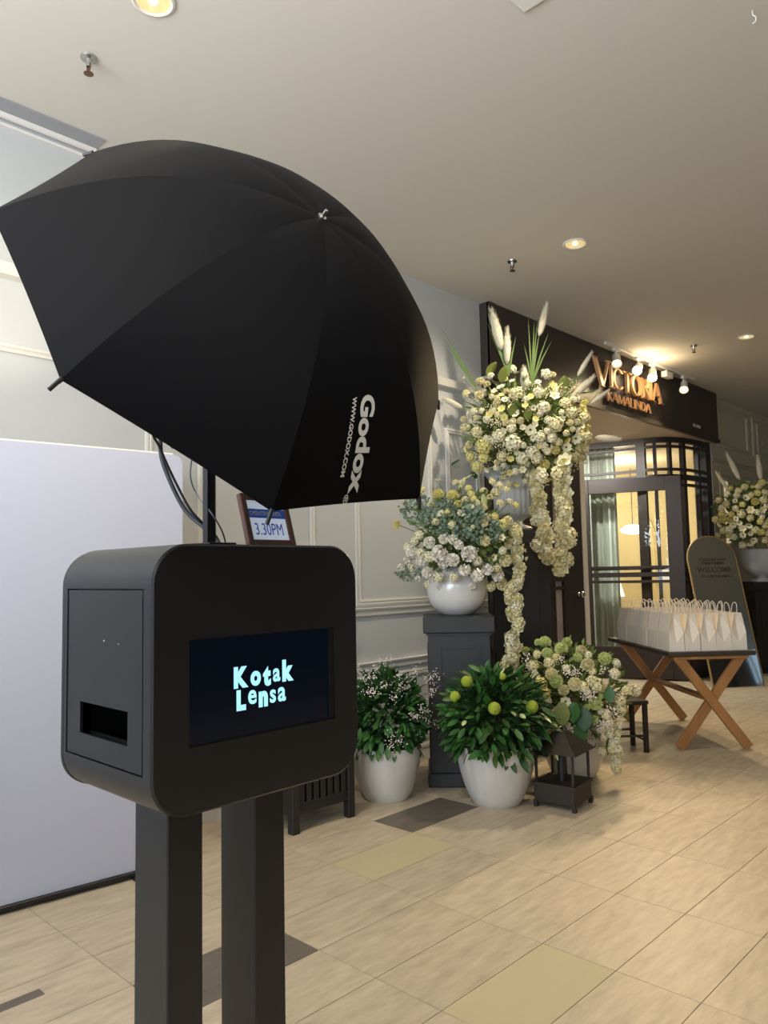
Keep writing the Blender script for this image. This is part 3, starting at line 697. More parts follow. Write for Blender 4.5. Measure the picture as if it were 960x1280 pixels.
umtext('Godox', .041, .0016, .455, .715, 1.0)
umtext('WWW.GODOX.COM', .0115, .0004, .375, .725, .86)
umtext('\u00ae', .014, .0002, .43, .978, 1.0)

# strobe head inside the umbrella
sh = Vector((PX+.03, PY-.012, 1.80))
stb = thing('flash_head', 'flash head clamped on the pole behind the umbrella', 'flash', (PX, PY, 1.80))
b = MB(); b.tube([(-.0, 0, .028), (-.0, 0, .012)], .016, 12); b.tube([(0, 0, .03), Vector((-1.21, .809, 1.812))-Vector((PX, PY, 1.80))], .008, 8); b.build('clamp', M_blackd, stb, smooth=True)
ct_ = Vector((.045, .0, .09)); b = MB(); b.tube([ct_-AX*.06, ct_-AX*.0, ct_+AX*.05], [.038, .042, .042], 20); b.build('housing', M_blackd, stb, smooth=True)
b = MB(); b.tube([ct_+AX*.051, ct_+AX*.054], .036, 20); b.build('flash_tube', mat('flash_glass', (240, 235, 220), .3), stb, smooth=True)
spot('modelling_lamp', (PX-.06, PY, 1.93), (-3.95, 1.36, 2.86), 170, (1, .86, .62), 21, 1.0, .04)
def cable(pts, r, lb, m=None):
    cp = [onx(px, py, x) for px, py, x in pts]
    sp3 = []
    for i in range(len(cp)-1):
        p0, p1, p2, p3 = cp[max(i-1, 0)], cp[i], cp[i+1], cp[min(i+2, len(cp)-1)]
        for k in range(6):
            t = k/6; sp3.append(.5*((2*p1)+(p2-p0)*t+(2*p0-5*p1+4*p2-p3)*t*t+(3*p1-p0-3*p2+p3)*t**3))
    sp3.append(cp[-1]); b = MB(); b.tube(sp3, r, 8)
    return tag(b.build('cable', m or M_blackd, smooth=True), lb, 'cable')
cable([(225, 500, -1.30), (192, 535, -1.34), (200, 560, -1.36), (218, 600, -1.36), (240, 640, -1.34), (268, 668, -1.32), (279, 688, -1.31)], .0028, 'thinner black cable looping beside a thick one left of the pole')
cable([(240, 505, -1.30), (206, 535, -1.35), (201, 565, -1.37), (212, 600, -1.37), (232, 638, -1.36), (258, 662, -1.33), (281, 688, -1.30)], .0046, 'thick grey-black cable sagging from the umbrella to the booth top', mat('cable_grey', (70, 73, 78), .5))
cable([(240, 540, -1.32), (240, 568, -1.33), (238, 596, -1.33), (246, 618, -1.33), (264, 641, -1.24), (278, 665, -1.26), (284, 688, -1.29)], .0016, 'thin grey cable crossing in front of the pole to the booth top', mat('cable_grey2', (90, 92, 98), .5))

# ================================================================== BACKDROP
bd = thing('backdrop', 'white freestanding backdrop panel with rounded corner left of the booth', 'backdrop', (-3.593, 1.29, 0), math.atan2(.58, .072))
L1 = .83; L0 = -1.6; ZB, ZT = .035, 2.066
b = MB(); pts = [(L0, ZB), (L1, ZB), (L1, ZT-.05)]
for k in range(1, 9): a = k*PI/16; pts.append((L1-.05+.05*math.cos(a), ZT-.05+.05*math.sin(a)))
pts += [(L0, ZT)]
b.face([(x, -.012, z) for x, z in pts]); b.face([(x, .012, z) for x, z in pts][::-1])
for k in range(len(pts)):
    a, c = pts[k], pts[(k+1) % len(pts)]; b.face([(a[0], -.012, a[1]), (a[0], .012, a[1]), (c[0], .012, c[1]), (c[0], -.012, c[1])])
b.build('panel_cloth', M_bd, bd)
b = MB(); b.bbox(L0, L1-.02, -.03, .03, 0.012, .034, .003); b.build('base_bar', M_blackd, bd)
for x in (-1.2, .6): b = MB(); b.bbox(x-.03, x+.03, -.06, .16, 0, .012, .003); b.build('foot', M_blackd, bd)
b = MB(); b.tube([(L0, 0, ZT+.004), (L1-.05, 0, ZT+.004)], .006, 8); b.build('top_rail', M_white, bd, smooth=True)
# white cord heap on the floor behind the posts
b = MB(); c_ = onz(262, 1024); P = []
for k in range(60): a = k*.55; P.append((c_.x-.02+.05*math.cos(a)+.002*k*.3, c_.y+.1*math.sin(a)*.6, .006+.0012*k))
b.tube(P, .004, 6); tag(b.build('coiled_cord', M_white, smooth=True), 'coiled white cord lying on the floor behind the booth posts', 'cord')

# ================================================================== FLOWER KIT
def petal(b, M, L, W, cup=.3, curl=.2, nu=3, nv=4):
    # a petal along +X from the origin, cupped upward (+Z)
    P = []
    for i in range(nu+1):
        s = i/nu*2-1; row = []
        for j in range(nv+1):
            t = j/nv; w = W*math.sin(PI*min(.98, t*.82+.12))**.7
            row.append(M @ Vector((L*t, s*w*.5, cup*L*t*t+curl*W*s*s*.5)))
        P.append(row)
    b.grid(P)
def RZ(a): return Matrix.Rotation(a, 4, 'Z')
def RY(a): return Matrix.Rotation(a, 4, 'Y')
def fib(n, zmin=-1):
    out = []; ga = PI*(3-5**.5)
    for k in range(n):
        z = 1-(1-zmin)*(k+.5)/n; r = math.sqrt(max(0, 1-z*z)); out.append(Vector((r*math.cos(k*ga), r*math.sin(k*ga), z)))
    return out
def M_to(d, up=Vector((0, 0, 1))): return d.to_track_quat('Z', 'Y').to_matrix().to_4x4()
def fm_(name, rgb, **k): return mat(name, rgb, .65, subs=0, vary=.10, **k)
P_white = fm_('petal_white', (234, 228, 192)); P_cream = fm_('petal_cream', (228, 218, 168)); P_yel = fm_('petal_yellow', (228, 218, 138)); P_green = fm_('petal_green', (204, 214, 140)); P_pink = fm_('petal_blush', (240, 234, 218))
C_dark = mat('flower_centre', (96, 104, 52), .8); C_yel = mat('flower_centre_yellow', (214, 190, 70), .8); M_lime = mat('lime_ball', (148, 164, 44), .8, bump=.4, bscale=90, noise=.1, nscale=60)
G_dark = mat('leaf_dark', (50, 98, 38), .5, vary=.45); G_mid = mat('leaf_mid', (72, 102, 44), .5, vary=.3); G_blue = mat('leaf_bluegreen', (124, 150, 128), .6, vary=.2); G_olive = mat('leaf_olive', (120, 132, 62), .5, vary=.2); G_varieg = mat('leaf_pale', (200, 208, 140), .5)
G_darks = mat('leaf_dark_s', (36, 70, 30), .45, noise=.35, nscale=25); G_mids = mat('leaf_mid_s', (108, 126, 62), .5, noise=.3, nscale=25)
M_beige = mat('pampas', (208, 202, 178), .9)
def mk_open(pm, cm, n=7, name='open'):
    b = MB()
    for k in range(n): petal(b, RZ(2*PI*k/n) @ Matrix.Translation((.1, 0, .02*(k % 2))), .9, .85, .35, .3)
    b.m = 1; bm = bmesh.new(); bmesh.ops.create_icosphere(bm, subdivisions=1, radius=.26); b.addbm(bm, Matrix.Translation((0, 0, .1)) @ Matrix.Diagonal((1, 1, .6, 1)))
    return b.mesh(name, [pm, cm], True, 60)
def mk_rose(pm):
    b = MB(); random.seed(3)
    for r, n, cup, L in ((.05, 3, 2.2, .35), (.12, 4, 1.6, .5), (.18, 5, 1.0, .65), (.22, 6, .55, .8), (.2, 7, .15, .9)):
        for k in range(n): petal(b, RZ(2*PI*k/n+r*17) @ Matrix.Translation((r, 0, .35-L*.5)), L, L*1.15, cup, .35)
    return b.mesh('rose', [pm], True, 70)
def mk_pom(pm, n=70):
    b = MB(); random.seed(5)
    for d in fib(n, -.55):
        M = M_to(d) ; M.translation = d*.55
        for a in (0, PI/2): petal(b, M @ RZ(a+random.random()*2) @ Matrix.Translation((-.1, 0, 0)) @ RY(-1.0-random.random()*.3), .42, .34, .1, .3, 2, 2)
    bm = bmesh.new(); bmesh.ops.create_icosphere(bm, subdivisions=1, radius=.62); b.addbm(bm)
    return b.mesh('pom', [pm], True, 60)
def mk_ruffle(pm):
    b = MB(); random.seed(11)
    for i, d in enumerate(fib(44, -.45)):
        tilt = -1.25 if d.z > .5 else -.95
        M = M_to(d); M.translation = d*(.45+.12*random.random())
        petal(b, M @ RZ(random.random()*6.28) @ Matrix.Translation((-.12, 0, 0)) @ RY(tilt-random.random()*.25), .5, .62, -.15, .5, 3, 3)
    bm = bmesh.new(); bmesh.ops.create_icosphere(bm, subdivisions=1, radius=.6); b.addbm(bm)
    return b.mesh('ruffle', [pm], True, 50)
def mk_cluster(pm, n=34, zs=1.0):
    b = MB(); random.seed(9)
    for d in fib(n, -.5):
        r = random.uniform(.72, 1.0); M = M_to(d); M.translation = Vector((d.x*r, d.y*r, d.z*r*zs))
        for k in range(4): petal(b, M @ RZ(PI/2*k+random.random()*.4), .33, .33, .3, .25, 2, 2)
    b.m = 1; bm = bmesh.new(); bmesh.ops.create_icosphere(bm, subdivisions=1, radius=.7); b.addbm(bm, Matrix.Diagonal((1, 1, zs, 1)))
    return b.mesh('cluster', [pm, mat('floret_base', (176, 178, 112), .8)], True, 60)
def mk_bell(pm, cm):
    b = MB()
    for k in range(5): petal(b, RZ(2*PI*k/5) @ RY(-.9), .9, .95, -.25, .35)
    b.m = 1; bm = bmesh.new(); bmesh.ops.create_icosphere(bm, subdivisions=1, radius=.2); b.addbm(bm, Matrix.Translation((0, 0, .25)))
    return b.mesh('bell', [pm, cm], True, 60)
def mk_leaf(m, L=1, W=.42, fold=.12, droop=.2):
    b = MB(); P = []
    for s in (-1, 0, 1):
        P.append([(L*t, s*W*.5*math.sin(PI*min(1, t*.9+.08))**.8*(1 if t < 1 else 0), (fold*W if s else 0)-droop*L*t*t) for t in (0, .2, .45, .7, .88, 1)])
    b.grid(P); return b.mesh('leaf', [m], True, 90)
def mk_tail():
    b = MB(); random.seed(2)
    b.tube([(0, 0, t) for t in (0, .12, .4, .7, 1)], [.03, .11, .15, .12, .03], 8)
    for k in range(220):
        t = random.uniform(.03, 1); a = random.uniform(0, 2*PI); r = .13*math.sin(PI*min(.97, t*.9+.08))**.6
        p = Vector((r*math.cos(a), r*math.sin(a), t)); d = Vector((math.cos(a)*.6, math.sin(a)*.6, 1)).normalized()*.12; n = Vector((-math.sin(a), math.cos(a), 0))*.012
        b.face([p-n, p+n, p+d])
    return b.mesh('tail', [M_beige], True, 60)
K = {'open': mk_open(P_white, C_dark), 'openy': mk_open(P_yel, C_yel), 'openw': mk_open(P_white, C_yel, 6), 'rose': mk_ruffle(P_pink), 'rosec': mk_ruffle(P_cream),
     'pom': mk_pom(P_cream), 'pomg': mk_pom(P_green), 'pomy': mk_pom(P_yel), 'cl': mk_cluster(P_cream), 'cly': mk_cluster(P_yel), 'clw': mk_cluster(P_white), 'bell': mk_bell(P_white, C_dark), 'belly': mk_bell(P_cream, C_yel)}
NM = {'open': 'anemone_bloom', 'openy': 'yellow_bloom', 'openw': 'white_bloom', 'rose': 'rose_bloom', 'rosec': 'rose_bloom', 'pom': 'pompom_bloom', 'pomg': 'pompom_bloom', 'pomy': 'pompom_bloom', 'cl': 'hydrangea_bloom', 'cly': 'hydrangea_bloom', 'clw': 'hydrangea_bloom', 'bell': 'cup_bloom', 'belly': 'cup_bloom'}
LF = {'dark': mk_leaf(G_dark), 'mid': mk_leaf(G_mid), 'blue': mk_leaf(G_blue, W=.6), 'olive': mk_leaf(G_olive, W=.6), 'pale': mk_leaf(G_varieg, W=.5), 'big': mk_leaf(G_dark, W=.7, fold=.08), 'bigo': mk_leaf(G_olive, W=.7, fold=.1)}
TAIL = mk_tail()
def ell_hit(px, py, C, R):
    # first hit of the ray through a pixel with a camera-levelled ellipsoid; beyond the outline: nearest edge plane point
    d = ray(px, py); ax = (CR, Vector((0, 0, 1)), CR.cross(Vector((0, 0, 1))).normalized())
    o = CP-C; oo = Vector([o.dot(a)/r for a, r in zip(ax, R)]); dd = Vector([d.dot(a)/r for a, r in zip(ax, R)])
    A = dd.dot(dd); B = oo.dot(dd); D = B*B-A*(oo.dot(oo)-1)
    t = (-B-math.sqrt(D))/A if D > 0 else -B/A
    p = CP+d*t; q = p-C; n = sum((a*(q.dot(a)/r/r) for a, r in zip(ax, R)), Vector()).normalized()
    return p, n, t
def bloom(par, kind, p, n, rad, jit=.35):
    n = (n+Vector([random.uniform(-jit, jit) for _ in range(3)])).normalized()
    M = M_to(n) @ RZ(random.uniform(0, 6.28)); M.translation = p-par.location
    return inst(NM[kind], K[kind], par, M=M @ Matrix.Scale(rad, 4))
def leafat(par, kind, p, d, L, name='leaf', roll=None):
    # leaf growing along d
    d = d.normalized(); up = Vector((0, 0, 1)); s = up.cross(d)
    s = s.normalized() if s.length > .01 else Vector((1, 0, 0)); u = d.cross(s)
    M = Matrix(((d.x, s.x, u.x, 0), (d.y, s.y, u.y, 0), (d.z, s.z, u.z, 0), (0, 0, 0, 1))) @ Matrix.Rotation(random.uniform(-.8, .8) if roll is None else roll, 4, 'X') @ Matrix.Scale(L, 4)
    M.translation = p-par.location
    return inst(name, LF[kind], par, M=M)
def stuffleaves(par, C, R, n, m, Lr=(.03, .06), W=.45, shell=(.6, 1.02), name='foliage', front=-.3, spread=.7):
    b = MB(); ax = (CR, Vector((0, 0, 1)), CR.cross(Vector((0, 0, 1))).normalized())
    k = 0
    while k < n:
        v = Vector([random.gauss(0, 1) for _ in range(3)]).normalized()
        if v.z < front: continue        # third axis points toward the camera
        k += 1; s = random.uniform(*shell); p = C+sum((a*(c*r*s) for a, c, r in zip(ax, v, R)), Vector())-par.location
        d = (sum((a*c for a, c in zip(ax, v)), Vector())+Vector([random.uniform(-spread, spread) for _ in range(3)])).normalized()
        L = random.uniform(*Lr); q = Vector([random.uniform(-1, 1) for _ in range(3)]).cross(d).normalized()*L*W/2; nn = d.cross(q).normalized()*L*.08
        b.face([p, p+d*L*.5+q+nn, p+d*L]); b.face([p, p+d*L, p+d*L*.5-q+nn])
    o = b.build(name, m, par); o['kind'] = 'stuff'; return o
def babybreath(par, spots, n, m, rr=.035, dot=.004, name='tiny_blossoms'):
    b = MB(); oct_ = [Vector(v) for v in ((1, 0, 0), (-1, 0, 0), (0, 1, 0), (0, -1, 0), (0, 0, 1), (0, 0, -1))]
    F = ((0, 2, 4), (2, 1, 4), (1, 3, 4), (3, 0, 4), (2, 0, 5), (1, 2, 5), (3, 1, 5), (0, 3, 5))
    for p, nrm in spots:
        for _ in range(n):
            q = p+Vector([random.gauss(0, rr*.6) for _ in range(3)])+nrm*random.uniform(-.01, .04)-par.location; r = dot*random.uniform(.6, 1.3)
            i = len(b.v); b.v += [tuple(q+o*r) for o in oct_]
            for f in F: b.f.append([i+x for x in f]); b.mi.append(0)
    o = b.build(name, m, par); o['kind'] = 'stuff'; return o
def fill(par, kinds, C, R, n, region, rad, taken, mind=.75):
    # scatter further blooms inside a region test of the picture on the ellipsoid, keeping a distance
    k = 0; tries = 0; out = []
    while k < n and tries < n*60:
        tries += 1; x0, x1, y0, y1 = region; px = random.uniform(x0, x1); py = random.uniform(y0, y1)
        ex, ey = (px-(x0+x1)/2)/((x1-x0)/2), (py-(y0+y1)/2)/((y1-y0)/2)
        if ex*ex+ey*ey > 1: continue
        rp = rad*FPX/((C-CP).dot(CF))
        if any((px-a)**2+(py-c)**2 < ((rp+r)*mind)**2 for a, c, r in taken): continue
        p, nn, t = ell_hit(px, py, C, R); kd = random.choice(kinds); bloom(par, kd, p, nn, rad*random.uniform(.8, 1.15)); taken.append((px, py, rp)); k += 1; out.append((p, nn))
    return out
def place(par, lst, C, R, ox, oy, sc, dep, lift=0):
    tk = []
    for kd, x, y, r in lst:
        px, py = ox+x/sc, oy+y/sc; p, nn, t = ell_hit(px, py, C, R)
        rad = r/sc*dep/FPX; bloom(par, kd, p+nn*lift, nn, rad); tk.append((px, py, r/sc))
        q = p-C; e = math.sqrt((q.dot(CR)/R[0])**2+(q.z/R[1])**2)
        if e > 1.0:
            b = MB(); b.tube([p-nn*rad*.5-par.location, p*.6+C*.4-V3((0, 0, .03))-par.location, C-par.location], .0025, 5); b.build('flower_stem', G_mid, par)
    return tk
def strand(par, pts, dep, kinds, step, rad, back=None, name='hanging_stem'):
    P = [at(px, py, dep) for px, py in pts]
    b = MB(); b.tube([p-par.location for p in P], .003, 5); b.build(name, G_mid, par)
    for a, c in zip(P[:-1], P[1:]):
        L = (c-a).length; n = max(1, int(L/step))
        for k in range(n):
            p = a.lerp(c, (k+random.random()*.6)/n)+CR*random.uniform(-.035, .035)-CF*random.uniform(0, .04)
            nn = (-CF+CR*random.uniform(-.9, .9)+Vector((0, 0, random.uniform(-.6, .3)))).normalized()
            bloom(par, random.choice(kinds), p, nn, rad*random.uniform(.8, 1.2))

# ================================================================== POTS AND PLANTS
def potprof(h, rt, rb, t=.012):
    pr = []
    for k in range(15):
        u = k/14; r = rb+(rt-rb)*(math.sin(u*PI/2*.98)**.75); pr.append((r*(1-.05*max(0, u-.8)*5*.6), h*u))
    return [(0, 0), (rb*.9, 0)]+pr+[(pr[-1][0]-t, h), (pr[-1][0]-t, h-.05), (0, h-.05)]
def pot(par, loc, h, rt, rb, m=None, name='pot'):
    b = MB(); b.lathe(potprof(h, rt, rb), n=40); o = b.build(name, m or M_pot, par, smooth=True, sharp=40); o.location = Vector(loc)-par.location; return o
V3 = Vector
# pot 1: white glazed pot, green plant with tiny white flowers
c1 = V3((-3.36, 3.52, 0)); c1 = onz(484, 1003)+V3((-.69, .72, 0))*.11
p1 = thing('potted_plant', 'green plant with sprays of tiny white flowers in a white glazed pot nearest the booth', 'plant', c1)
pot(p1, c1, .335, .225, .135)
b = MB(); b.lathe([(0, 0), (.2, 0)], n=24); b.build('soil', M_soil, p1, loc=(0, 0, .30))
C1 = c1+V3((0, 0, .50)); R1 = (.26, .29, .24)
stuffleaves(p1, C1, R1, 900, G_darks, (.05, .09), .5, (.35, .95))
k = 0
while k < 230:
    v = V3([random.gauss(0, 1) for _ in range(3)]).normalized()
    if v.dot(-CF) < -.25 or v.z < -.75: continue
    k += 1; p = C1+V3((v.x*R1[0], v.y*R1[0], v.z*R1[1]))*random.uniform(.8, .98); leafat(p1, 'dark', p, v+V3((random.uniform(-.6, .6), random.uniform(-.6, .6), random.uniform(-.9, .3))), random.uniform(.06, .09))
spots = [ell_hit(px, py, C1, (.27, .31, .25))[:2] for px, py in ((455, 850), (462, 865), (470, 838), (478, 832), (486, 830), (480, 858), (490, 872), (500, 862), (470, 868), (516, 840), (512, 850), (535, 850), (538, 862), (532, 872), (524, 888), (515, 894), (530, 898), (490, 918), (498, 925), (487, 930), (545, 905), (450, 840), (498, 848), (541, 846), (460, 842), (468, 852))]
spots = [(p, n) for p, n in spots]
babybreath(p1, spots, 26, mat('tiny_white', (240, 226, 214), .7), .030, .0048)
# pot 2: glazed pot with dome of dark leaves and lime balls
c2 = onz(625, 1010)+V3((-.69, .72, 0))*.12
p2 = thing('potted_plant', 'dome of glossy dark green leaves with lime green balls in a white glazed pot', 'plant', c2)
pot(p2, c2, .36, .245, .14)
b = MB(); b.lathe([(0, 0), (.21, 0)], n=24); b.build('soil', M_soil, p2, loc=(0, 0, .32))
C2 = c2+V3((0, 0, .51)); R2 = (.33, .32, .30)
stuffleaves(p2, C2, (.3, .3, .28), 1200, G_darks, (.06, .10), .4, (.3, .95))
k = 0
while k < 298:
    v = V3([random.gauss(0, 1) for _ in range(3)]).normalized()
    if v.dot(-CF) < -.2 or v.z < -.72: continue
    k += 1; p = C2+V3((v.x*R2[0], v.y*R2[0], v.z*R2[1]))*random.uniform(.78, .95); leafat(p2, 'mid' if (random.random() < .12) else 'dark', p, v*1.2+V3((random.uniform(-.6, .6), random.uniform(-.6, .6), random.uniform(-.9, .5))), random.uniform(.075, .11))
b = MB(); bm = bmesh.new(); bmesh.ops.create_icosphere(bm, subdivisions=3, radius=1); b.addbm(bm); ball = b.mesh('ball', M_lime, True, 180)
for px, py, r in ((585, 854, .036), (571, 872, .034), (618, 886, .038), (663, 884, .038), (628, 848, .022)):
    p, nn, t = ell_hit(px, py, C2, (.345, .335, .31)); o = inst('lime_ball', ball, p2, M=Matrix.Translation(p+nn*.015-c2) @ Matrix.Scale(r, 4)); o['label'] = 'round lime green blossom'
for px, py in ((640, 890), (680, 897), (690, 905), (695, 912), (683, 935), (692, 940), (650, 893), (582, 901), (625, 845)):
    p, nn, t = ell_hit(px, py, C2, (.35, .34, .32)); leafat(p2, 'pale', p, nn+V3((random.uniform(-.5, .5), random.uniform(-.5, .5), -.4)), .055, name='pale_leaf')

# slatted planter behind the booth
pt = thing('slatted_planter', 'black slatted wooden planter box half hidden behind the booth posts', 'planter', (-3.40, 2.976, 0), math.radians(-2))
def slatted(par, w, h, m):
    # w wide along local Y, .42 deep along X
    d = .40
    for sx in (0, -d):
        for sy in (-w/2, w/2-.05): b = MB(); b.bbox(sx-.025, sx+.025, sy, sy+.05, 0, h, .003); b.build('post', m, par)
    for zz in (.10, h-.08):
        b = MB(); b.box(-.012, .012, -w/2+.05, w/2-.05, zz, zz+.06); b.build('rail', m, par)
        b = MB(); b.box(-d+.025, -.025, -w/2+.013, -w/2+.037, zz, zz+.06); b.build('rail', m, par)
    n = 7
    for k in range(n):
        y = -w/2+.05+(w-.1)*(k+.5)/n; b = MB(); b.bbox(.0, .014, y-.017, y+.017, .15, h-.03, .002); b.build('slat', m, par)
    for k in range(6):
        x = -d+.025+(d-.05)*(k+.5)/6; b = MB(); b.bbox(x-.017, x+.017, -w/2+.008, -w/2+.022, .15, h-.03, .002); b.build('slat', m, par)
    b = MB(); b.box(-d+.02, -.02, -w/2+.03, w/2-.03, .12, h-.05); b.build('liner', M_blackd, par)
slatted(pt, .46, .50, M_blackwood)

# pedestal with sphere vase and arrangement B
yawp = YAW-.06
fc = at(579, 985, 5.07); fc.z = 0
pn = V3((-math.sin(yawp), math.cos(yawp), 0))
pc = fc+pn*.225
def pedestal(lb, c, w, h, m, rz, dep=None):
    t = thing('pedestal', lb, 'pedestal', c, rz); hw = w/2; e = .032
    b = MB(); b.bbox(-hw, hw, -hw, hw, .09, h-.115, .004); b.build('body', m, t)
    b = MB(); b.bbox(-hw-.02, hw+.02, -hw-.02, hw+.02, 0, .09, .008); b.build('base', m, t)
    b = MB(); b.bbox(-hw-e, hw+e, -hw-e, hw+e, h-.11, h, .006); b.box(-hw-.012, hw+.012, -hw-.012, hw+.012, h-.125, h-.11); b.build('cap', m, t)
    for a in range(4):
        M = RZ(a*PI/2); b = MB(); x0, z0, x1, z1 = -hw+.07, .17, hw-.07, h-.20; d = .006
        for q in ((x0, x1, z0, z0+.018), (x0, x1, z1-.018, z1), (x0, x0+.018, z0+.018, z1-.018), (x1-.018, x1, z0+.018, z1-.018)): b.box(q[0], q[1], -hw-d, -hw, q[2], q[3], M)
        b.build('panel_frame', m, t)
    return t
PH1 = 1.13
pedestal('dark grey square pedestal against the wall under the round white vase', pc, .42, PH1, M_ped, yawp)
vc = pc.copy(); vc.z = PH1
v1 = thing('flower_vase', 'round pearl white vase filled with white roses and eucalyptus on a dark pedestal', 'vase', vc)
b = MB(); pr_ = [(0, 0), (.09, 0), (.11, .006)]
for k in range(1, 20):
    a = -PI/2+.55+(PI-1.05)*k/19*1.0; pr_.append((.213*math.cos(a)**.72, .185+.190*math.sin(a)))
pr_ += [(pr_[-1][0]-.01, pr_[-1][1]+.0), (.09, .31), (0, .31)]
b.lathe(pr_, n=48); b.build('bowl', M_vase, v1, smooth=True, sharp=40)
dB = (vc-CP).dot(CF)
CB = at(578, 676, dB-.02); RB = (.41, .36, .32)
stuffleaves(v1, CB+V3((0, 0, .03)), (.36, .33, .3), 900, G_mids, (.05, .09), .45, (.2, .93))
# eucalyptus: blue green small leaves in the middle
def region_leaves(par, kind, polys, C, R, n, L, name='leaf', jit=.9):
    for (cx, cy, rx, ry, w) in polys:
        for _ in range(int(n*w)):
            a = random.uniform(0, 6.28); r = math.sqrt(random.random()); px, py = cx+rx*r*math.cos(a), cy+ry*r*math.sin(a)
            p, nn, t = ell_hit(px, py, C, R); leafat(par, kind, p-nn*random.uniform(0, .04), nn*.5+V3([random.uniform(-jit, jit) for _ in range(3)]), random.uniform(.7, 1.2)*L, name)
def region_stuff(par, m, polys, C, R, n, L, name, W=.7, jit=.8, up=0):
    b = MB()
    for (cx, cy, rx, ry, w) in polys:
        for _ in range(int(n*w)):
            a = random.uniform(0, 6.28); r = math.sqrt(random.random()); p, nn, t = ell_hit(cx+rx*r*math.cos(a), cy+ry*r*math.sin(a), C, R)
            p = p-nn*random.uniform(0, .05)-par.location; d = (nn*.6+V3([random.uniform(-jit, jit) for _ in range(3)])+V3((0, 0, up))).normalized(); l = L*random.uniform(.7, 1.3)
            q = V3([random.uniform(-1, 1) for _ in range(3)]).cross(d).normalized()*l*W/2; nn2 = d.cross(q).normalized()*l*.08
            b.face([p, p+d*l*.45+q+nn2, p+d*l]); b.face([p, p+d*l, p+d*l*.45-q+nn2])
    o = b.build(name, m, par); o['kind'] = 'stuff'; return o
M_euc = mat('eucalyptus', (128, 146, 122), .6, noise=.25, nscale=20)
region_stuff(v1, M_euc, [(565, 645, 42, 24, .5), (520, 635, 22, 18, .25), (600, 660, 30, 18, .3), (510, 718, 14, 10, .1)], CB, (.41, .36, .34), 900, .035, 'eucalyptus_leaves')
LB = [('rose', 250, 470, 42), ('rose', 315, 545, 60), ('rose', 345, 605, 40), ('rose', 405, 585, 48), ('rose', 195, 590, 40), ('rose', 130, 530, 42), ('rose', 105, 590, 34), ('rose', 235, 670, 42), ('rose', 485, 650, 44), ('rose', 515, 545, 58), ('rose', 570, 690, 46), ('rose', 635, 650, 42), ('rose', 705, 690, 44), ('rose', 445, 485, 34), ('clw', 105, 500, 30), ('clw', 180, 420, 32), ('clw', 150, 460, 30),
      ('openw', 315, 62, 34), ('pomy', 35, 350, 32), ('pomy', 310, 150, 44), ('pomy', 405, 160, 46), ('pomy', 440, 215, 30), ('openy', 90, 200, 24), ('openy', 180, 230, 26), ('bell', 725, 440, 36), ('bell', 800, 455, 34), ('bell', 865, 485, 22), ('bell', 880, 525, 22), ('bell', 885, 572, 26), ('bell', 665, 565, 40), ('belly', 825, 630, 32), ('belly', 855, 700, 24), ('belly', 800, 690, 24), ('belly', 835, 755, 34), ('rosec', 770, 330, 40), ('rosec', 830, 410, 44), ('rosec', 755, 590, 44), ('rosec', 730, 745, 44), ('rosec', 620, 460, 38), ('cl', 690, 140, 34), ('cl', 720, 210, 30), ('cl', 610, 130, 30), ('cly', 740, 345, 34), ('cly', 510, 110, 26), ('cl', 700, 640, 30), ('cl', 660, 760, 36), ('clw', 780, 200, 26)]
tk = place(v1, LB, CB, RB, 490, 590, 5.333, dB-.2)
fill(v1, ['cl', 'open', 'cly', 'rosec'], CB, RB, 26, (520, 650, 596, 660), .026, tk)
fill(v1, ['rose', 'clw'], CB, RB, 14, (500, 640, 672, 735), .034, tk)
for px, py, a in ((575, 603, .7), (607, 625, -.5)):
    p, nn, t = ell_hit(px, py+8, CB, RB); leafat(v1, 'pale', p, V3((0, 0, 1))+CR*a*.5-CF*.2, .09, name='pale_leaf', roll=1.2)
# cascade at the right of the vase
strand(v1, [(640, 655), (646, 700), (641, 740), (645, 780), (640, 815), (633, 838)], dB-.12, ['clw', 'rosec', 'cl', 'openw'], .020, .038)

# tall pedestal with urn and big arrangement A
dA = 5.95
tp_ = at(659, 900, dA); tp_.z = 0
tpc = tp_+V3((-math.sin(YAW), math.cos(YAW), 0))*.22
PH2 = (at(659, 661, dA)).z
pedestal('tall black square pedestal carrying the grey urn beside the shop', tpc, .44, PH2, mat('black_paint', (30, 28, 27), .45), YAW)
uc = tpc.copy()-V3((-math.sin(YAW), math.cos(YAW), 0))*.0; uc.z = PH2
u1 = thing('flower_urn', 'grey fluted urn with the biggest arrangement of white and yellow flowers and pampas grass', 'urn', uc)
sU = 1.0
b = MB(); b.lathe([(0, 0), (.13, 0), (.135, .02), (.12, .035), (.07, .05), (.055, .075), (.08, .10), (.14, .12), (.17, .15), (.175, .38), (.19, .40), (.20, .42), (.24, .47), (.265, .50), (.27, .515), (.25, .515), (.23, .47), (0, .46)], n=96, flute=.035, nf=24, fr=(.14, .39)); b.build('urn_body', M_urn, u1, smooth=True, sharp=50)
dU = (uc-CP).dot(CF)
dUn = dU-.1
CA = at(655, 540, dUn); RA = (.52, .47, .42)
stuffleaves(u1, CA, (.45, .41, .38), 2000, G_mids, (.05, .10), .35, (.2, .98))
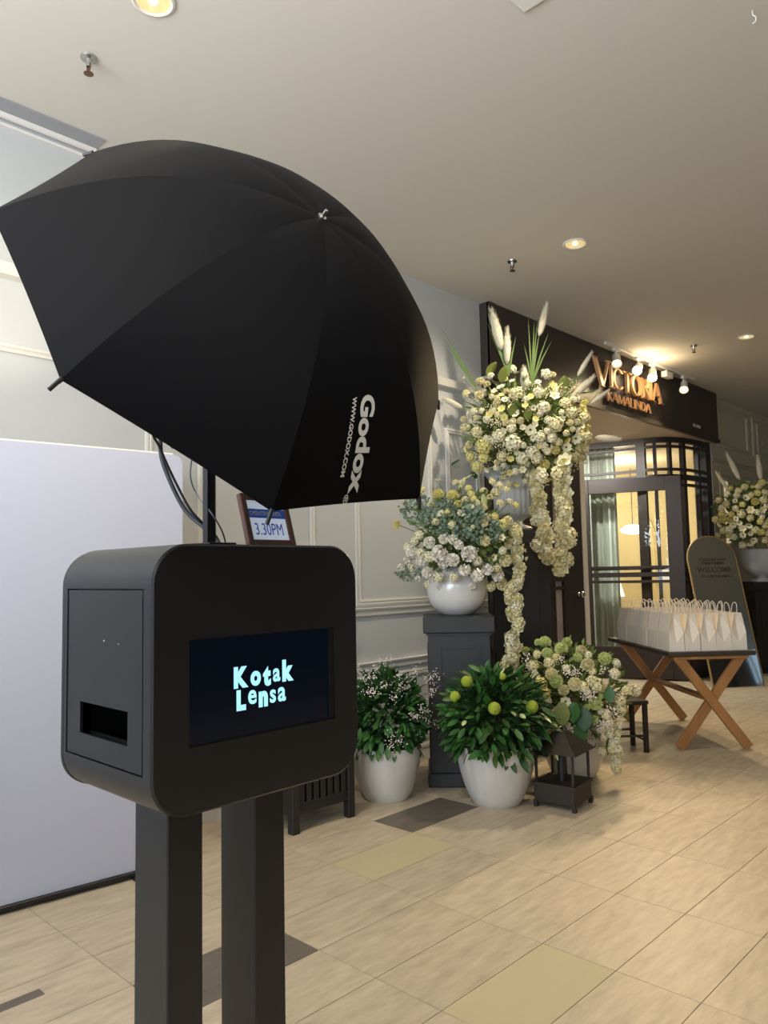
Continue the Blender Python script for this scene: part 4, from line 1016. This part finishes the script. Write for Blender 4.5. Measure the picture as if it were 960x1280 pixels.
LA = [('bell', 103, 122, 24), ('open', 338, 175, 30), ('openy', 265, 343, 26), ('openy', 340, 310, 26), ('openy', 400, 295, 20), ('openy', 355, 362, 26), ('open', 428, 340, 28), ('open', 362, 255, 26), ('pom', 305, 275, 26), ('openy', 660, 170, 38), ('openw', 670, 222, 34), ('openw', 760, 125, 28), ('open', 520, 440, 36), ('clw', 655, 490, 32), ('open', 805, 495, 36), ('open', 745, 550, 34), ('pomy', 740, 605, 42), ('rosec', 205, 140, 34), ('rosec', 200, 225, 34), ('rosec', 245, 155, 28), ('cly', 225, 545, 50), ('cly', 145, 610, 34), ('cly', 225, 615, 34), ('cly', 185, 672, 38), ('cl', 105, 425, 28), ('cl', 185, 455, 36), ('cl', 345, 610, 34), ('cl', 430, 215, 44), ('cl', 680, 405, 46), ('cl', 780, 330, 40), ('cl', 860, 360, 36), ('cl', 115, 215, 28), ('clw', 410, 520, 54), ('clw', 570, 205, 36), ('clw', 605, 300, 40), ('clw', 580, 485, 36), ('pomy', 610, 660, 36), ('pom', 740, 645, 36), ('pomy', 680, 570, 30), ('pom', 860, 560, 34), ('cl', 870, 480, 36), ('clw', 320, 480, 40), ('clw', 620, 90, 36), ('clw', 400, 60, 34), ('clw', 530, 580, 40), ('clw', 470, 620, 40), ('cl', 800, 610, 34), ('clw', 400, 430, 30), ('cl', 740, 270, 34), ('clw', 270, 100, 24), ('clw', 560, 620, 36)]
tk = place(u1, LA, CA, RA, 560, 450, 5.053, dUn-.25)
fill(u1, ['open', 'clw', 'cl', 'openy', 'rosec', 'clw', 'openw'], CA, RA, 90, (578, 738, 462, 610), .028, tk, .7)
sp_ = [ell_hit(px, py, CA, (.53, .48, .43))[:2] for px, py in [(random.uniform(590, 725), random.uniform(480, 600)) for _ in range(40)]]
babybreath(u1, sp_, 22, mat('tiny_cream', (232, 222, 190), .7), .04, .005)
for px, py in ((628, 478), (640, 520), (660, 525), (575, 575), (590, 590), (705, 490), (610, 470)):
    p, nn, t = ell_hit(px, py, CA, RA); leafat(u1, 'bigo' if py < 560 else 'big', p, V3((0, 0, .9))*(1 if py < 560 else -.2)+CR*random.uniform(-.5, .5)-CF*.3, .13 if py < 500 else .1, name='large_leaf', roll=random.uniform(-.4, .4))
# pampas tails and blades
def tail_at(par, p0, p1, L, dep, name='pampas_plume'):
    a = at(*p0, dep); c = at(*p1, dep); d = (c-a).normalized(); ln = (c-a).length
    M = M_to(d); M.translation = a-par.location; inst(name, TAIL, par, M=M @ Matrix.Diagonal((ln*L*.8, ln*L*.8, ln, 1)))
def blades(par, base, tips, dep, w=.006):
    for t in tips:
        a = at(*base, dep)-par.location; c = at(*t, dep)-par.location; m_ = a.lerp(c, .5)+V3((0, 0, .02)); n = CF.cross((c-a)).normalized()*w
        b = MB(); b.face([a-n, a+n, m_+n, m_-n]); b.face([m_-n, m_+n, c]); b.build('grass_blade', G_olive if False else mat('blade', (84, 108, 50), .6), par)
dT = dUn-.1
for p0, p1, L in (((627, 437), (614, 386), 1.0), ((634, 455), (634, 410), .9), ((674, 420), (684, 378), .9), ((657, 490), (655, 458), 1.6), ((722, 470), (740, 440), .75), ((714, 498), (743, 470), 1.0), ((738, 505), (762, 487), .8), ((578, 510), (553, 498), 1.2), ((744, 547), (775, 549), 1.2), ((745, 492), (738, 500), 1)):
    tail_at(u1, p0, p1, L, dT)
blades(u1, (636, 470), [(608, 402), (612, 415), (618, 420), (626, 430), (636, 405), (645, 420), (630, 410), (622, 408)], dT)
blades(u1, (665, 480), [(660, 395), (668, 400), (676, 405), (686, 415), (672, 398), (655, 430), (690, 425)], dT)
blades(u1, (598, 490), [(555, 432), (560, 438), (566, 440), (548, 405), (552, 420), (558, 425)], dT)
blades(u1, (615, 520), [(560, 505), (570, 508), (575, 500), (585, 505)], dT)
blades(u1, (700, 500), [(735, 460), (742, 478), (730, 470), (748, 490), (755, 488)], dT)
# hanging orchid strands
strand(u1, [(672, 590), (668, 615), (672, 640), (680, 662), (676, 685), (682, 700)], dUn-.38, ['openw', 'rosec', 'openw', 'clw'], .016, .052)
strand(u1, [(700, 575), (705, 610), (702, 640), (706, 670), (704, 700), (698, 715)], dUn-.38, ['rosec', 'openw', 'openw', 'cl'], .016, .052)
strand(u1, [(726, 500), (730, 540), (726, 575)], dUn-.05, ['cl', 'cly'], .03, .036)

# pot 4 with arrangement C
c4 = onz(724, 975)+V3((-.69, .72, 0))*.13
p4 = thing('potted_flowers', 'white pot overflowing with cream pompom flowers and eustoma behind the lantern', 'plant', c4)
pot(p4, c4, .36, .235, .14)
d4 = (c4-CP).dot(CF)
CC = at(712, 868, d4-.05); RC = (.43, .38, .34)
stuffleaves(p4, CC, (.38, .36, .3), 1500, G_mids, (.05, .09), .4, (.2, .97))
LC = [('pomg', 290, 130, 50), ('pomg', 405, 175, 52), ('pom', 545, 190, 44), ('pomg', 710, 245, 50), ('pom', 590, 290, 52), ('pom', 335, 355, 48), ('pomg', 370, 405, 52), ('pom', 420, 465, 42), ('pom', 500, 425, 52), ('pomg', 305, 205, 42), ('cl', 320, 275, 40), ('pomg', 445, 130, 40), ('pomy', 85, 235, 42), ('pomg', 155, 190, 34), ('openw', 225, 365, 36), ('cly', 260, 420, 44), ('cly', 285, 490, 44), ('pomg', 645, 560, 50), ('cl', 655, 430, 50), ('pomy', 700, 450, 34), ('cl', 620, 400, 40), ('clw', 780, 350, 38), ('clw', 930, 470, 42), ('cl', 820, 540, 40), ('cl', 825, 590, 38), ('openw', 100, 300, 44), ('open', 435, 545, 38), ('open', 830, 640, 32), ('openw', 780, 705, 52), ('pomg', 640, 675, 34), ('clw', 75, 175, 34), ('cl', 235, 215, 30), ('cl', 560, 440, 36), ('pomg', 520, 235, 36), ('rosec', 790, 745, 40), ('cl', 205, 300, 40), ('cl', 720, 640, 36), ('cl', 860, 470, 30), ('pomg', 240, 130, 30), ('cl', 690, 740, 34)]
tk = place(p4, LC, CC, RC, 630, 780, 5.647, d4-.25)
fill(p4, ['cl', 'clw', 'pomg', 'cly'], CC, RC, 34, (642, 790, 800, 950), .026, tk, .7)
sp_ = [ell_hit(630+x/5.647, 780+y/5.647, CC, (.44, .39, .36))[:2] for x, y in ((480, 340), (440, 350), (520, 350), (590, 500), (560, 490), (740, 600), (770, 620), (680, 700), (720, 690), (450, 720), (175, 260), (190, 320), (690, 330), (400, 260), (650, 720), (700, 760), (620, 510), (810, 500))]
babybreath(p4, sp_, 30, mat('tiny_white', (240, 226, 214)), .030, .0048)
for px, py, k_, L in ((703, 888, 'bigo', .15), (719, 888, 'big', .13), (731, 895, 'big', .15), (725, 911, 'big', .14), (762, 868, 'big', .10)):
    p, nn, t = ell_hit(px, py, CC, (.45, .4, .37)); leafat(p4, k_, p+V3((0, 0, .05)), V3((0, 0, -1 if py > 800 else 1))+CR*random.uniform(-.3, .3)-CF*.35, L, name='large_leaf', roll=0)
strand(p4, [(762, 905), (770, 925), (772, 945), (771, 962), (770, 968)], d4-.30, ['clw', 'cl', 'clw'], .018, .028)
strand(p4, [(755, 900), (760, 920), (758, 942)], d4-.32, ['cl', 'clw'], .02, .026)

# lantern
lnA = onz(707, 1017); lx = V3((.30, .9, 0)).normalized()
ln = thing('lantern', 'black metal candle lantern with pyramid roof on the floor between the pots', 'lantern', (-2.56, 4.20, 0), math.radians(7))
W_ = .13
M_lan = mat('lantern_metal', (40, 33, 26), .5, noise=.1, nscale=10)
b = MB(); b.bbox(-W_, W_, -W_, W_, .03, .145, .004); b.box(-W_-.008, W_+.008, -W_-.008, W_+.008, .13, .148); b.build('base', M_lan, ln)
for x in (-1, 1):
    for y in (-1, 1):
        b = MB(); b.box(x*(W_-.006)-.012, x*(W_-.006)+.012, y*(W_-.006)-.012, y*(W_-.006)+.012, 0, .04); b.build('foot', M_lan, ln)
        b = MB(); b.box(x*(W_-.012)-.007, x*(W_-.012)+.007, y*(W_-.012)-.007, y*(W_-.012)+.007, .145, .335); b.build('post', M_lan, ln)
b = MB(); r0, r1 = W_+.025, .035
q0 = [(-r0, -r0, .33), (r0, -r0, .33), (r0, r0, .33), (-r0, r0, .33)]; q1 = [(-r1, -r1, .44), (r1, -r1, .44), (r1, r1, .44), (-r1, r1, .44)]
for k in range(4): b.face([q0[k], q0[(k+1) % 4], q1[(k+1) % 4], q1[k]])
b.face(q0[::-1]); b.face(q1); b.build('roof', M_lan, ln)
b = MB(); b.tube([(.03*math.cos(a), 0, .44+.035*math.sin(a)) for a in [PI*k/10 for k in range(11)]], .004, 6); b.build('handle', M_lan, ln, smooth=True)
b = MB(); b.lathe([(0, 0), (.03, 0), (.03, .15), (.005, .16), (0, .16)], n=16); b.build('candle', M_blackd, ln, loc=(0, 0, .148), smooth=True)

# stool behind arrangement C
stt = thing('stool', 'small dark wooden stool partly hidden behind the cream flowers', 'stool', (-2.96, 5.72, 0), YAW+.1)
b = MB(); b.bbox(-.19, .19, -.15, .15, .37, .40, .006); b.build('seat', M_dwood, stt)
for x in (-1, 1):
    for y in (-1, 1): b = MB(); b.bbox(x*.165-.017, x*.165+.017, y*.125-.017, y*.125+.017, 0, .37, .003); b.build('leg', M_dwood, stt)
for y in (-1, 1): b = MB(); b.tube([(-.165, y*.125, .13), (.165, y*.125, .13)], .009, 8); b.build('stretcher', M_dwood, stt)
for x in (-1, 1): b = MB(); b.tube([(x*.165, -.125, .09), (x*.165, .125, .09)], .009, 8); b.build('stretcher', M_dwood, stt)

# ================================================================== TABLE WITH BAGS
TZ = .765
Ld = V3((-.72, .69, 0)).normalized(); Sd = V3((.69, .72, 0)).normalized()
FL = onz(836, 816, TZ); TLn, TWd = 1.44, .70
tc_ = FL+Ld*TLn/2+Sd*TWd/2; tc_.z = 0
trz = math.atan2(Sd.y, Sd.x)           # local X = Sd, local Y = Ld
tbl = thing('trestle_table', 'long table with dark top and crossed oak trestle legs holding the gift bags', 'table', tc_, trz)
b = MB(); b.bbox(-TWd/2, TWd/2, -TLn/2, TLn/2, TZ-.035, TZ, .005); b.build('tabletop', mat('table_top', (62, 56, 48), .5, noise=.1), tbl)
def beam(p, q, w, t, m, par, name):
    p = V3(p); q = V3(q); d = (q-p); L = d.length; d.normalize(); s = V3((0, 1, 0)) if abs(d.y) < .9 else V3((1, 0, 0)); u = s.cross(d).normalized(); s = d.cross(u)
    M = Matrix(((u.x, s.x, d.x, p.x), (u.y, s.y, d.y, p.y), (u.z, s.z, d.z, p.z), (0, 0, 0, 1)))
    b = MB(); b.bbox(-w/2, w/2, -t/2, t/2, 0, L, .003, M); return b.build(name, m, par)
for y in (-.66, .52):
    beam((-.27, y-.018, TZ-.035), (.27, y-.018, .012), .075, .034, M_wood, tbl, 'leg'); beam((.27, y+.018, TZ-.035), (-.27, y+.018, .012), .075, .034, M_wood, tbl, 'leg')
beam((0, -.63, .385), (0, .50, .385), .03, .07, M_wood, tbl, 'stretcher')
for y in (-.66, .52): b = MB(); b.bbox(-.30, .30, y-.04, y+.04, TZ-.06, TZ-.035, .003); b.build('batten', M_wood, tbl)
# bags: 4 rows across x 6 along
def bagmesh(w, g, h):
    # w along local Y, g gusset along X ; front narrow side faces -Y... gusset sides are at +-Y
    b = MB(); hx = g/2; hy = w/2; tx = .006
    A = [(-hx, -hy, 0), (hx, -hy, 0), (hx, hy, 0), (-hx, hy, 0)]
    m1, t1, f0 = hx*.94, hx*.45, h*.22
    for s in (-1, 1):   # wide faces, closing a little toward the top
        b.face([(s*hx, -hy, 0), (s*hx, hy, 0), (s*m1, hy, h*.5), (s*m1, -hy, h*.5)][::s]); b.face([(s*m1, -hy, h*.5), (s*m1, hy, h*.5), (s*t1, hy, h), (s*t1, -hy, h)][::s])
    for s in (-1, 1):   # gusset sides with inward fold
        y = s*hy; yi = s*(hy-g*.5); ym = s*(hy-g*.2)
        b.face([(-hx, y, 0), (hx, y, 0), (0, y-s*.002, f0)]); b.face([(-hx, y, 0), (0, y-s*.002, f0), (-m1, y, h*.5)]); b.face([(hx, y, 0), (m1, y, h*.5), (0, y-s*.002, f0)])
        b.face([(-m1, y, h*.5), (0, y-s*.002, f0), (0, ym, h*.5)]); b.face([(m1, y, h*.5), (0, ym, h*.5), (0, y-s*.002, f0)])
        b.face([(-m1, y, h*.5), (0, ym, h*.5), (0, yi, h), (-t1, y, h)]); b.face([(m1, y, h*.5), (t1, y, h), (0, yi, h), (0, ym, h*.5)])
    b.face(A[::-1]); return b.mesh('bag_body', M_paper)
BW, BG, BH = .235, .124, .295
bagm = bagmesh(BW, BG, BH)
b = MB(); P = []
for k in range(15): t = k/14; a = PI*t; P.append((0, -.045*math.cos(a),   .078*math.sin(a)**.55))
b.tube([(0, -.045, -.03)]+P+[(0, .045, -.03)], .0035, 6); hmesh = b.mesh('bag_handle', M_paper, True)
proto = thing('gift_bag', '', 'bag', (0, 0, 0)); inst('bag_body', bagm, proto)
inst('handle', hmesh, proto, loc=(BG*.22, 0, BH), rot=(0, .12, 0)); inst('handle', hmesh, proto, loc=(-BG*.22, 0, BH), rot=(0, -.08, 0))

NR, NC = 5, 5
rown = ['nearest row', 'second row', 'third row', 'fourth row', 'fifth row', 'farthest row']; coln = ['left end', 'left of the middle', 'middle', 'right of the middle', 'right end']
first = True
Mt = Matrix.Translation(tc_) @ RZ(trz)
for j in range(NC):
    for i in range(NR):
        lx_ = -TWd/2+.035+BG/2+i*(BG+.002)+random.uniform(-.002, .002); ly_ = -TLn/2+.06+BW/2+j*(BW+.008)
        o = proto if first else copy_tree(proto); first = False
        o.location = Mt @ V3((lx_, ly_, TZ+.001)); o.rotation_euler = (0, 0, trz+random.uniform(-.02, .02))
        hid = 0 < i < NR-1 and j > 0
        if j == 0: tag(o, 'white paper gift bag in the nearest row on the table, '+('at its '+coln[i] if i in (0, 4) else 'at its '+coln[i] if i == 2 else 'just '+coln[i]), 'bag', 'gift bags on the table')
        elif i == 0: tag(o, 'white paper gift bag on the table\'s left long side, '+rown[j]+' from the front', 'bag', 'gift bags on the table')
        else: tag(o, 'white paper gift bag inside the block, '+rown[j]+' from the front, '+('second from left', 'middle', 'fourth from left', 'right end')[i-1], 'bag', 'gift bags on the table')

# ================================================================== MIRROR SIGN
mb0 = onz(903, 861); mb1 = onz(957, 858.5); mdir = (mb1-mb0); MWd = .64
mdir = V3((mdir.x, mdir.y, 0)).normalized(); mback = V3((-mdir.y, mdir.x, 0)); 
if mback.dot(CF) < 0: mback = -mback
mtilt = .27
mup = (V3((0, 0, 1))*math.cos(mtilt)+mback*math.sin(mtilt))
mcen = mb1-mdir*MWd/2+mback*.03
mcen.z = .01
mr = thing('mirror_sign', 'arched mirror welcome sign with thin brass rim leaning beside the shop window', 'mirror', mcen)
MM = frame_matrix((0, 0, 0), mdir, mup)
if MM.col[2].to_3d().dot(CF) > 0: pass
MH = 1.86
pts = [(-MWd/2, 0), (MWd/2, 0)]
for k in range(25): a = PI*k/24; pts.append((MWd/2*math.cos(a), MH-MWd/2+MWd/2*math.sin(a)))
zs = -1 if MM.col[2].to_3d().dot(CF) > 0 else 1
b = MB(); b.face([MM @ V3((x, y, 0)) for x, y in (pts if zs > 0 else pts[::-1])]); b.build('mirror_glass', M_mirror, mr)
b = MB(); rows = []
for k in range(len(pts)):
    x, y = pts[k]; cx, cy = 0, min(max(y, .5), MH-MWd/2); d = V3((x-cx, y-cy, 0)).normalized() if k > 1 else V3((x/abs(x), 0, 0))
    e = .012
    rows.append([MM @ V3((x, y, 0))+MM.to_3x3() @ (d*a_+V3((0, 0, c_))) for a_, c_ in ((0, zs*.008), (e, zs*.008), (e, -zs*.018), (0, -zs*.018))])
b.grid(rows[1:]+rows[:1]); b.build('rim', M_gold, mr)
M_txt = mat('mirror_text', (62, 62, 52), .6)
for t_, y, s_ in (('TOGETHER WITH', 1.545, .045), ('THEIR FAMILIES', 1.50, .045), ('WELCOME', 1.40, .092), ('TO OUR WEDDING', 1.33, .045)):
    me = textmesh(t_, s_, offset=.0006, align='CENTER'); me.materials.append(M_txt); inst('lettering', me, mr, M=MM @ Matrix.Translation((0, y, zs*.004)))

# ---- far urn with arrangement D
dD = 10.35
ud = at(958, 820, dD); ud.z = 0
PD = at(955, 727, dD).z
pedestal('black pedestal at the right edge behind the mirror sign', ud, .42, PD, mat('black_paint', (30, 28, 27)), YAW)
udc = ud.copy(); udc.z = PD
u2 = thing('flower_urn', 'far grey urn with white and cream flowers behind the mirror sign', 'urn', udc)
b = MB(); b.lathe([(0, 0), (.13, 0), (.135, .02), (.10, .035), (.07, .05), (.08, .08), (.17, .12), (.23, .18), (.26, .30), (.27, .44), (.25, .44), (0, .40)], n=48); b.build('urn_body', M_urn, u2, smooth=True, sharp=50)
CD = at(938, 643, dD-.1); RD = (.52, .45, .42)
stuffleaves(u2, CD, (.48, .42, .4), 1300, G_mids, (.06, .11), .4, (.2, .97))
tk = []
for kd, x, y, r in (('open', 378, 250, 18), ('openy', 410, 290, 20), ('open', 360, 365, 28), ('openw', 395, 450, 30), ('pomy', 200, 520, 32), ('pomy', 250, 520, 28), ('open', 385, 560, 28), ('openw', 340, 580, 30), ('open', 345, 630, 26), ('openw', 270, 560, 28), ('clw', 190, 440, 28), ('cl', 330, 480, 30), ('cl', 490, 380, 30), ('openw', 480, 450, 28), ('cl', 510, 560, 28), ('pomy', 430, 390, 30), ('cl', 160, 630, 20), ('cl', 200, 600, 26), ('bell', 160, 330, 12)):
    px, py = 870+x/5.82, 560+y/5.82; p, nn, t = ell_hit(px, py, CD, RD); bloom(u2, kd, p, nn, r/5.82*(dD-.3)/FPX); tk.append((px, py, r/5.82))
fill(u2, ['cl', 'clw', 'open', 'cly'], CD, RD, 55, (892, 990, 602, 684), .045, tk, .7)
for p0, p1, L in (((925, 600), (908, 567), .8), ((910, 612), (895, 590), .8), ((951, 600), (947, 570), 1.0)): tail_at(u2, p0, p1, L, dD-.2)
blades(u2, (935, 625), [(912, 580), (920, 590), (928, 595), (906, 600)], dD-.2, .008); blades(u2, (955, 625), [(948, 575), (955, 585), (960, 580)], dD-.2, .008)
# dark potted shrub beside the mirror
cS = V3((-3.75, 9.95, 0)); cS = at(872, 838, 9.95); cS.z = 0
shb = thing('potted_shrub', 'small dark shrub in a black pot between shop window and mirror', 'plant', cS)
pot(shb, cS, .42, .17, .12, M_blackd)
stuffleaves(shb, cS+V3((0, 0, .85)), (.2, .5, .18), 700, G_darks, (.06, .11), .5, (.2, 1))
b = MB(); b.tube([(0, 0, .3), (0, 0, 1.0)], .012, 6); b.build('stem', M_dwood, shb)
